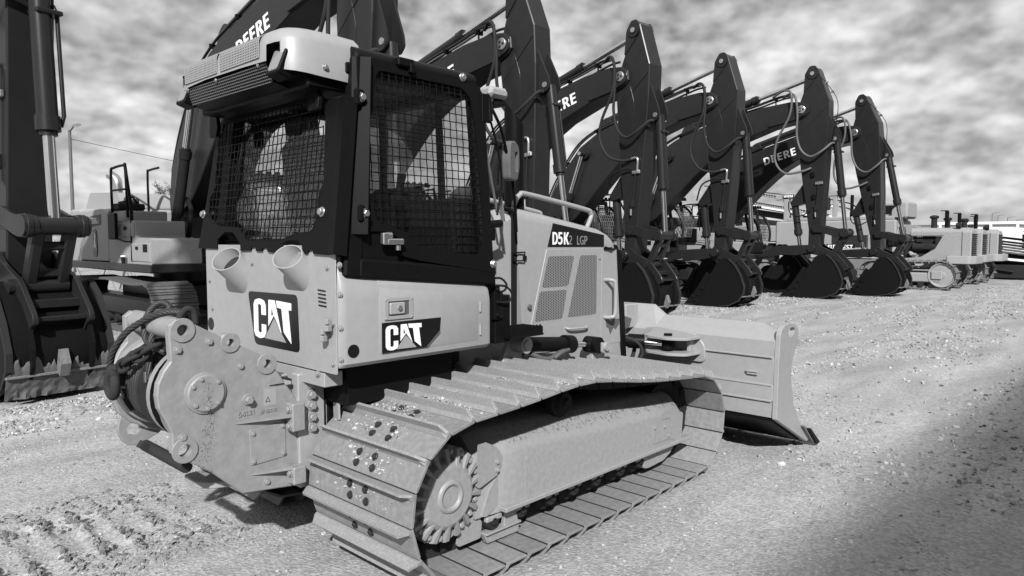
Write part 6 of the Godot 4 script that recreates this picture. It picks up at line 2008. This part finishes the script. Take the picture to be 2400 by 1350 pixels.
func trencher() -> void:
	var T := thing("trencher", "large pale tracked trencher with boxed body behind the excavator buckets", "trencher", Vector3(30.6, 0, -7.0))
	for s in [-1, 1]:
		part(T, "track", MB.new().prism(rounded(P2([-2.2, .05, 2.0, .05, 2.4, .4, 2.2, .95, -2.2, .95, -2.5, .5]), .2), at(Vector3(1.1 * s, 0, 0), FZY), -.3, .3, .02), M.pale_track)
	var b := part(T, "body", MB.new().box(Vector3(0, 1.95, -.2), Vector3(2.3, 1.3, 5.0), .06), M.old_paint)
	part(b, "upper_deck", MB.new().box(Vector3(0, 2.68, 0), Vector3(2.1, .16, 4.4), .03), M.old_paint)
	part(b, "engine_bay", MB.new().box(Vector3(-1.16, 1.72, .6), Vector3(.05, .5, 1.6), .01), M.chain)
	part(b, "side_rail", MB.new().tube(Vector3(-1.2, 1.32, -2.4), Vector3(-1.2, 1.32, 2.3), .10, .10, 12), M.old_paint)
	var sg := part(b, "sign", MB.new().box(Vector3(-1.17, 1.42, .1), Vector3(.04, .34, 1.3), .006), M.decal)
	words(sg, "MIDWEST", M.white, Transform3D(Basis(Vector3(0, 0, 1), Vector3(0, 1, 0), Vector3(-1, 0, 0)), Vector3(-1.20, 1.46, .1)), 1.15, .2, .01)
	var cb := part(T, "cab", MB.new().box(Vector3(0, 3.0, 1.9), Vector3(1.5, .7, 1.4), .08), M.old_paint)
	part(cb, "window", MB.new().box(Vector3(-.76, 3.02, 1.9), Vector3(.03, .36, .9), .01), M.decal)
	part(T, "exhaust_stack", MB.new().tube(Vector3(-.6, 2.7, .4), Vector3(-.6, 3.7, .4), .07, .07, 12), M.black)
	for z in [-1.8, 2.35]:
		part(T, "lifting_eye", MB.new().plate(rounded(P2([z - .25, 2.7, z - .25, 3.0, z - .1, 3.14, z + .1, 3.14, z + .25, 3.0, z + .25, 2.7]), .1), [circ(Vector2(z, 2.95), .09)], at(Vector3(-1.0, 0, 0), FZY), -.04, .04), M.old_paint)
	# hoist frame with its sign
	var hf2 := MB.new()
	hf2.bar(Vector3(-.9, 2.6, -2.3), Vector3(-.9, 3.75, -2.3), .22, .22, Vector3.RIGHT, .02)
	hf2.bar(Vector3(-.9, 3.70, -2.8), Vector3(-.9, 3.80, .1), .22, .24, Vector3.UP, .02)
	hf2.bar(Vector3(-.9, 2.6, -.2), Vector3(-.9, 3.7, -.2), .16, .16, Vector3.RIGHT, .02)
	var hp := part(T, "hoist_frame", hf2, M.old_paint)
	part(hp, "sign", MB.new().box(Vector3(-1.03, 3.74, -2.2), Vector3(.03, .16, .5), .004), M.decal)
	words(hp, "WBM", M.white, Transform3D(Basis(Vector3(0, 0, 1), Vector3(0, 1, 0), Vector3(-1, 0, 0)), Vector3(-1.05, 3.74, -2.2)), .42, .11, .01)
	part(hp, "winch", MB.new().box(Vector3(-.9, 3.35, -.75), Vector3(.4, .55, .6), .04), M.chain)
	part(T, "hose_bundle", MB.new().pipe(curve(P3([-1.0, 3.4, .0, -1.0, 3.3, .5, -1.0, 2.9, 1.0, -1.0, 2.75, 1.2]), 5), .03, 6).pipe(curve(P3([-1.0, 3.2, .0, -1.0, 3.1, .4, -1.0, 2.8, .9]), 5), .03, 6), M.rubber)
	# a long pale plant box machine left of it
	var L := thing("pipe_padder", "long low pale machine with a boxed cabinet and round silencer behind the buckets", "machine", Vector3(29.6, 0, -11.9))
	part(L, "hull", MB.new().box(Vector3(0, 2.05, -.4), Vector3(2.0, .75, 5.2), .05), M.old_paint)
	part(L, "undercarriage", MB.new().box(Vector3(0, 1.2, -.4), Vector3(1.8, .85, 4.8), .04), M.chain)
	part(L, "cabinet", MB.new().box(Vector3(-.6, 2.15, -2.6), Vector3(1.4, 1.4, 1.5), .04), M.old_paint)
	part(L, "pipe", MB.new().tube(Vector3(-1.02, 1.62, -2.0), Vector3(-1.02, 1.66, 2.2), .12, .12, 14).tube(Vector3(-.8, 2.55, -1.4), Vector3(-.8, 2.55, .4), .09, .09, 14), M.old_paint)
	part(L, "silencer", MB.new().box(Vector3(-1.05, 2.15, .2), Vector3(.25, .50, .32), .02), M.chain)
	part(L, "control_box", MB.new().box(Vector3(-1.31, 2.35, -2.5), Vector3(.05, .26, .12), .01), M.chain)
	for s in [-1, 1]:
		part(L, "track", MB.new().prism(rounded(P2([-2.2, .05, 2.0, .05, 2.3, .4, 2.1, .9, -2.2, .9, -2.4, .5]), .2), at(Vector3(.9 * s, 0, 0), FZY), -.28, .28, .02), M.pale_track)

func conveyor() -> void:
	# inclined chain boom with two white toothed loops
	var C := thing("chain_boom", "inclined dark lattice boom carrying pale toothed chain loops", "trencher boom", Vector3(36.5, 0, -12.6))
	var a := Vector3(0, 4.7, -4.0)
	var b := Vector3(0, 3.3, 3.2)
	part(C, "main_beam", MB.new().bar(a - Vector3(0, .9, 0), b - Vector3(0, .7, 0), .3, .35, Vector3.UP, .02), M.black)
	part(C, "lower_beam", MB.new().bar(a - Vector3(.3, 1.5, 0), b - Vector3(.3, 1.0, 0), .2, .3, Vector3.UP, .02), M.chain)
	for k in 2:
		var lp := []
		var d := (b - a).normalized()
		var u := Vector3(0, d.z, -d.y)
		var hh := .34 - k * .16
		var c0 := a + d * (1.0 + k * .4) - u * (.15 + k * .35)
		var c1 := b - d * .4 - u * (.15 + k * .35)
		for i in 9:
			lp.append(c0 + d * -hh * sin(PI * i / 8.0) + u * hh * cos(PI * i / 8.0))
		for i in 9:
			lp.append(c1 + d * hh * sin(PI * i / 8.0) - u * hh * cos(PI * i / 8.0))
		lp.append(lp[0])
		part(C, "chain_rail", MB.new().pipe(lp, .07, 6, false), M.white)
		var tb := MB.new()
		for i in 40:
			tb.box(c0.lerp(c1, i / 39.0) + u * (hh + .05), Vector3(.3, .05, .09))
			tb.box(c0.lerp(c1, i / 39.0) - u * (hh + .05), Vector3(.3, .05, .09))
		stuff(part(C, "chain_teeth", tb, M.black))
	part(C, "tie_cable", MB.new().tube(a + Vector3(0, .3, -.5), b + Vector3(0, .5, .3), .03, .03, 6), M.black)
	for t in [0.1, .35, .6, .85]:
		part(C, "strut", MB.new().bar(a.lerp(b, t) + Vector3(0, .2, 0), a.lerp(b, t + .05) - Vector3(0, 1.0, 0), .06, .06), M.black)
	part(C, "mast", MB.new().bar(Vector3(.5, 0, -2.5), Vector3(.5, 3.7, -2.5), .3, .3, Vector3.RIGHT, .02).bar(Vector3(.5, 0, 1.5), Vector3(.5, 2.6, 1.5), .3, .3, Vector3.RIGHT, .02), M.chain)

func drill_rig() -> void:
	var R := thing("drill_rig", "low dark horizontal drill rig with a sloping rack of steel rods", "drill rig", Vector3(37.2, 0, -2.2))
	for s in [-1, 1]:
		part(R, "track", MB.new().prism(rounded(P2([-1.6, .05, 2.2, .05, 2.5, .3, 2.3, .65, -1.6, .65, -1.9, .35]), .15), at(Vector3(.8 * s, 0, 0), FZY), -.22, .22, .02), M.chain)
	part(R, "chassis", MB.new().box(Vector3(0, .9, .6), Vector3(1.6, .5, 4.8), .04), M.black)
	part(R, "cabin", MB.new().box(Vector3(-.6, 1.15, -.8), Vector3(.9, .8, .9), .05), M.chain)
	part(R, "tank", MB.new().box(Vector3(.3, 1.6, -1.4), Vector3(1.2, 1.0, 1.2), .06), M.black)
	for i in 5:
		for k in 2:
			part(R, "drill_rod", MB.new().tube(Vector3(-.9 + k * .25, 2.02 - i * .12, -2.1), Vector3(-.9 + k * .25, 1.35 - i * .12, 2.6), .045, .045, 8), M.pale_hose if i > 1 else M.chain)
	part(R, "rack_beam", MB.new().bar(Vector3(-.75, 2.2, -2.2), Vector3(-.75, 1.5, 2.8), .6, .10, Vector3.UP, .02).bar(Vector3(-.6, 1.25, -2.0), Vector3(-.6, .9, 2.8), .2, .16, Vector3.UP, .02), M.black)
	part(R, "feed_rail", MB.new().bar(Vector3(-1.0, 1.15, -2.1), Vector3(-1.0, .75, 1.9), .08, .10), M.white)
	part(R, "rod_gripper", MB.new().box(Vector3(-1.0, .75, 1.9), Vector3(.3, .9, .3), .04).tube(Vector3(-1.0, .2, 1.9), Vector3(-1.0, 1.1, 1.9), .10, .10, 10), M.silver)
	part(R, "hose_bundle", MB.new().pipe(curve(P3([-.9, 1.2, 2.4, -1.1, .8, 2.9, -.9, .3, 3.1, -.5, .3, 2.8]), 5), .08, 8).pipe(curve(P3([-.7, 1.4, 2.3, -1.0, 1.0, 2.7, -.8, .5, 3.2, -.4, .4, 3.2]), 5), .08, 8), M.rubber)
	part(R, "vise_frame", MB.new().box(Vector3(-.6, .85, 2.9), Vector3(.9, .9, .5), .05), M.chain)
	part(R, "ramp", MB.new().bar(Vector3(-.9, .75, -1.8), Vector3(-.9, .35, .6), .5, .06), M.rust)

func pickup() -> void:
	var T := thing("white_truck", "white pickup truck with dark windows parked behind the drill rig", "truck", Vector3(46, 0, -5.2))
	part(T, "body", MB.new().prism(rounded(P2([-2.6, .55, 2.5, .55, 2.55, 1.15, 1.5, 1.28, -2.6, 1.28]), .1), at(Vector3.ZERO, FZY), -.95, .95, .05), M.white)
	var cb := part(T, "cabin", MB.new().prism(rounded(P2([-1.0, 1.25, 1.5, 1.25, .8, 1.95, -.7, 2.02]), .12), at(Vector3.ZERO, FZY), -.82, .82, .06), M.white)
	part(cb, "window", MB.new().prism(P2([-.75, 1.35, .15, 1.35, .15, 1.86, -.6, 1.88]), at(Vector3(-.83, 0, 0), FZY), -.01, .01), M.decal)
	part(cb, "window", MB.new().prism(P2([.25, 1.35, 1.1, 1.35, .68, 1.84, .25, 1.86]), at(Vector3(-.83, 0, 0), FZY), -.01, .01), M.decal)
	for q in [[-.85, 1.6], [.85, 1.6], [-.85, -1.7], [.85, -1.7]]:
		part(T, "wheel", MB.new().tube(Vector3(q[0] - .12, .4, q[1]), Vector3(q[0] + .12, .4, q[1]), .40, .40, 20), M.rubber)
	var F := thing("rail_trailer", "white railed trailer frame standing behind the white truck", "trailer", Vector3(52, 0, -5.0))
	part(F, "deck", MB.new().box(Vector3(0, 1.0, 0), Vector3(2.2, .3, 6.0), .03), M.white)
	for i in 5:
		part(F, "post", MB.new().box(Vector3(-1.05, 1.9, -2.8 + i * 1.4), Vector3(.12, 1.9, .14), .01), M.white)
	for y in [1.55, 2.2, 2.85]:
		part(F, "rail", MB.new().box(Vector3(-1.05, y, 0), Vector3(.10, .16, 5.9), .01), M.white)
	for q in [-2.0, 2.0]:
		part(F, "wheel", MB.new().tube(Vector3(-1.0, .45, q), Vector3(-.7, .45, q), .45, .45, 20), M.rubber)

func shed(label: String, x: float, z: float) -> void:
	var S := thing("shed", label, "shed", Vector3(x, 0, z), 0.0, "small dark sheds")
	part(S, "wall", MB.new().box(Vector3(0, 1.1, 0), Vector3(3, 2.2, 2.6), .02), M.chain)
	part(S, "roof", MB.new().prism(P2([-1.5, 2.2, 1.5, 2.2, 0.5, 3.1, -.5, 3.1]), at(Vector3.ZERO, FZY), -1.7, 1.7), M.screen)
	part(S, "door", MB.new().box(Vector3(-1.52, .95, 0), Vector3(.05, 1.9, 1.4), .005), M.black)

func bare_tree(label: String, x: float, z: float, h: float, sd: int) -> void:
	var T := thing("bare_tree", label, "tree", Vector3(x, 0, z), 0.0, "trees on the horizon")
	var r := RandomNumberGenerator.new()
	r.seed = sd
	var tr := MB.new()
	var cr := MB.new()
	tr.tube(Vector3.ZERO, Vector3(0, h * .55, 0), h * .02, h * .012, 8)
	for i in 26:
		var y := h * r.randf_range(.25, .8)
		var a := r.randf() * TAU
		var l := h * r.randf_range(.15, .38) * (1.1 - y / h * .6)
		var e := Vector3(cos(a) * l * .8, y + l * .8, sin(a) * l * .8)
		tr.tube(Vector3(0, minf(y, h * .55), 0), e, h * .008, h * .003, 5, false)
		for k in 14:
			var b := e.lerp(Vector3(0, y, 0), r.randf() * .7)
			var d := Vector3(r.randf_range(-1, 1), r.randf_range(-.2, 1.2), r.randf_range(-1, 1)) * h * .09
			cr.tube(b, b + d, h * .0026, h * .0012, 3, false)
			for q in 3:
				var c := b + d * r.randf() + Vector3(r.randf_range(-1, 1), r.randf_range(-1, 1), r.randf_range(-1, 1)) * h * .02
				var s := h * .012
				cr.tri(c, c + Vector3(s, s * r.randf(), 0), c + Vector3(0, s, s * r.randf_range(-1, 1)))
	part(T, "trunk", tr, M.rust)
	stuff(part(T, "crown", cr, M.twig))

func pole(called: String, label: String, x: float, z: float, h: float, arm: float, grp := "") -> Node3D:
	var P := thing(called, label, "pole", Vector3(x, 0, z), 0.0, grp)
	part(P, "shaft", MB.new().tube(Vector3.ZERO, Vector3(0, h, 0), .10, .08, 10), M.grey_plastic)
	if arm > 0.0:
		part(P, "arm", MB.new().tube(Vector3(0, h - .1, 0), Vector3(0, h + .15, arm), .05, .04, 8), M.grey_plastic)
		part(P, "lamp_head", MB.new().box(Vector3(0, h + .12, arm + .25), Vector3(.3, .12, .7), .03), M.silver)
	return P

func far_things() -> void:
	# white hall far off, with a lower wing
	var B := thing("white_hall", "long low white hall on the far side of the yard", "building", Vector3(150, 0, -24))
	part(B, "wall", MB.new().box(Vector3(0, 2.1, 0), Vector3(30, 4.2, 16), .02), M.white)
	part(B, "roof", MB.new().box(Vector3(0, 4.3, 0), Vector3(30.6, .25, 16.6), .02), M.grey_plastic)
	for i in 3:
		part(B, "door", MB.new().box(Vector3(-15.05, 1.6, -5 + i * 5), Vector3(.1, 3.2, 3.2), .01), M.screen)
	var B2 := thing("grey_hall", "pale grey flat roofed hall beyond the sheds", "building", Vector3(260, 0, -8))
	part(B2, "wall", MB.new().box(Vector3(0, 2.8, 0), Vector3(30, 5.6, 60), .02), M.old_paint)
	part(B2, "roof", MB.new().box(Vector3(0, 5.75, 0), Vector3(30.6, .3, 60.6), .02), M.chain)
	for i in 9:
		part(B2, "window", MB.new().box(Vector3(-15.05, 3.6, -30 + i * 7), Vector3(.1, 1.6, 4.0), .01), M.screen)
	shed("small dark shed with pale roof beside the white railed trailer", 64, -3.6)
	shed("small dark shed with pale roof farthest from the white railed trailer", 66, -.2)
	pole("street_lamp", "tall street lamp over the white hall", 240, -36.0, 9.6, 1.2, "street lamps")
	pole("street_lamp", "twin street lamp pole beside the taller one", 240, -34.6, 8.9, 1.2, "street lamps")
	pole("street_lamp", "street lamp above the dark sheds", 240, -32.3, 8.3, 1.2, "street lamps")
	pole("street_lamp", "shorter street lamp above the farther shed", 240, -30.1, 7.6, 1.2, "street lamps")
	var up := pole("utility_pole", "wooden utility pole with a lamp and an overhead wire", 9.7, -41.5, 7.9, 1.0)
	part(up, "wire", MB.new().pipe(curve(P3([0, 7.4, 0, 8, 6.2, 1, 16, 5.6, 2, 24, 5.4, 3, 40, 6.5, 5, -12, 7.9, -2].slice(0, 15)), 6), .014, 5), M.black)
	bare_tree("leafless grey tree beside the utility pole", 8.0, -56, 6.0, 3)
	bare_tree("leafless tree above the excavator's engine hood", 20.5, -56, 6.4, 4)
	bare_tree("wide leafless tree above the excavator's engine hood, next to the boom", 24.5, -58, 6.8, 5)
	bare_tree("small leafless tree close to the excavator's raised boom", 27.5, -57, 6.0, 6)
	bare_tree("dark bushy tree behind the far sheds", 120, -1.0, 6.0, 7)
	bare_tree("dark bushy tree behind the far sheds, next to the lamp", 126, 6.0, 6.4, 8)
	# chain link fence along the back of the yard
	var F := thing("chain_link_fence", "grey chain link fence along the back of the yard", "fence", Vector3(0, 0, -31))
	for i in 18:
		part(F, "post", MB.new().tube(Vector3(-6 + i * 3.0, 0, 0), Vector3(-6 + i * 3.0, 2.0, 0), .04, .04, 8), M.zinc)
	part(F, "top_rail", MB.new().tube(Vector3(-6, 1.96, 0), Vector3(45, 1.96, 0), .03, .03, 6), M.zinc)
	var w := MB.new()
	for i in 400:
		w.tube(Vector3(-6 + i * .13, 0, .03), Vector3(-6 + i * .13 + 1.95, 1.95, .03), .006, .006, 3, false)
		w.tube(Vector3(-6 + i * .13 + 1.95, 0, .03), Vector3(-6 + i * .13, 1.95, .03), .006, .006, 3, false)
	stuff(part(F, "wire_mesh", w, M.zinc))
	# two wooden trestles behind the excavator
	for i in 2:
		var S := thing("sawhorse", ["pale wooden sawhorse behind the badged excavator, nearer its boom side", "pale wooden sawhorse behind the badged excavator, nearer its rear"][1 - i], "sawhorse", Vector3(4.6 + i * 1.6, 0, -23.5), .5, "wooden sawhorses")
		for sx in [-.5, .5]:
			for sz2 in [-.25, .25]:
				part(S, "leg", MB.new().bar(Vector3(sx, 0, sz2 * 1.6), Vector3(sx * .9, .85, 0), .07, .04), M.old_paint)
		part(S, "beam", MB.new().box(Vector3(0, .88, 0), Vector3(1.3, .12, .08), .01), M.old_paint)

func _ready() -> void:
	rng.seed = 20
	# camera
	var cam := Camera3D.new()
	cam.name = "camera"
	add_child(cam)
	cam.fov = 44.31
	cam.near = 0.05
	cam.far = 3000.0
	cam.look_at_from_position(Vector3(-2.366, 1.74, 3.81), Vector3(-2.366, 1.74, 3.81) + Vector3(0.72519, -0.0668, -0.6853), Vector3.UP)
	cam.current = true
	# sky and exposure
	var env := Environment.new()
	env.background_mode = Environment.BG_SKY
	env.sky = Sky.new()
	env.sky.sky_material = sky_panorama()
	env.tonemap_mode = Environment.TONE_MAPPER_LINEAR
	env.tonemap_exposure = 1.22
	env.sdfgi_enabled = true
	env.ssao_enabled = true
	env.ssil_enabled = true
	var we := WorldEnvironment.new()
	we.name = "world_environment"
	we.environment = env
	add_child(we)
	# sun, high behind the photographer
	var sun := DirectionalLight3D.new()
	sun.name = "sun"
	add_child(sun)
	sun.light_energy = 1.6
	sun.light_angular_distance = 1.3
	sun.light_color = Color(1, 1, 1)
	sun.shadow_enabled = true
	sun.look_at_from_position(Vector3.ZERO, Vector3(1.05, -1.02, -1.0), Vector3.UP)
	materials()
	print("materials")
	setting()
	print("setting")
	dozer()
	print("dozer")
	yard()
	print("done")
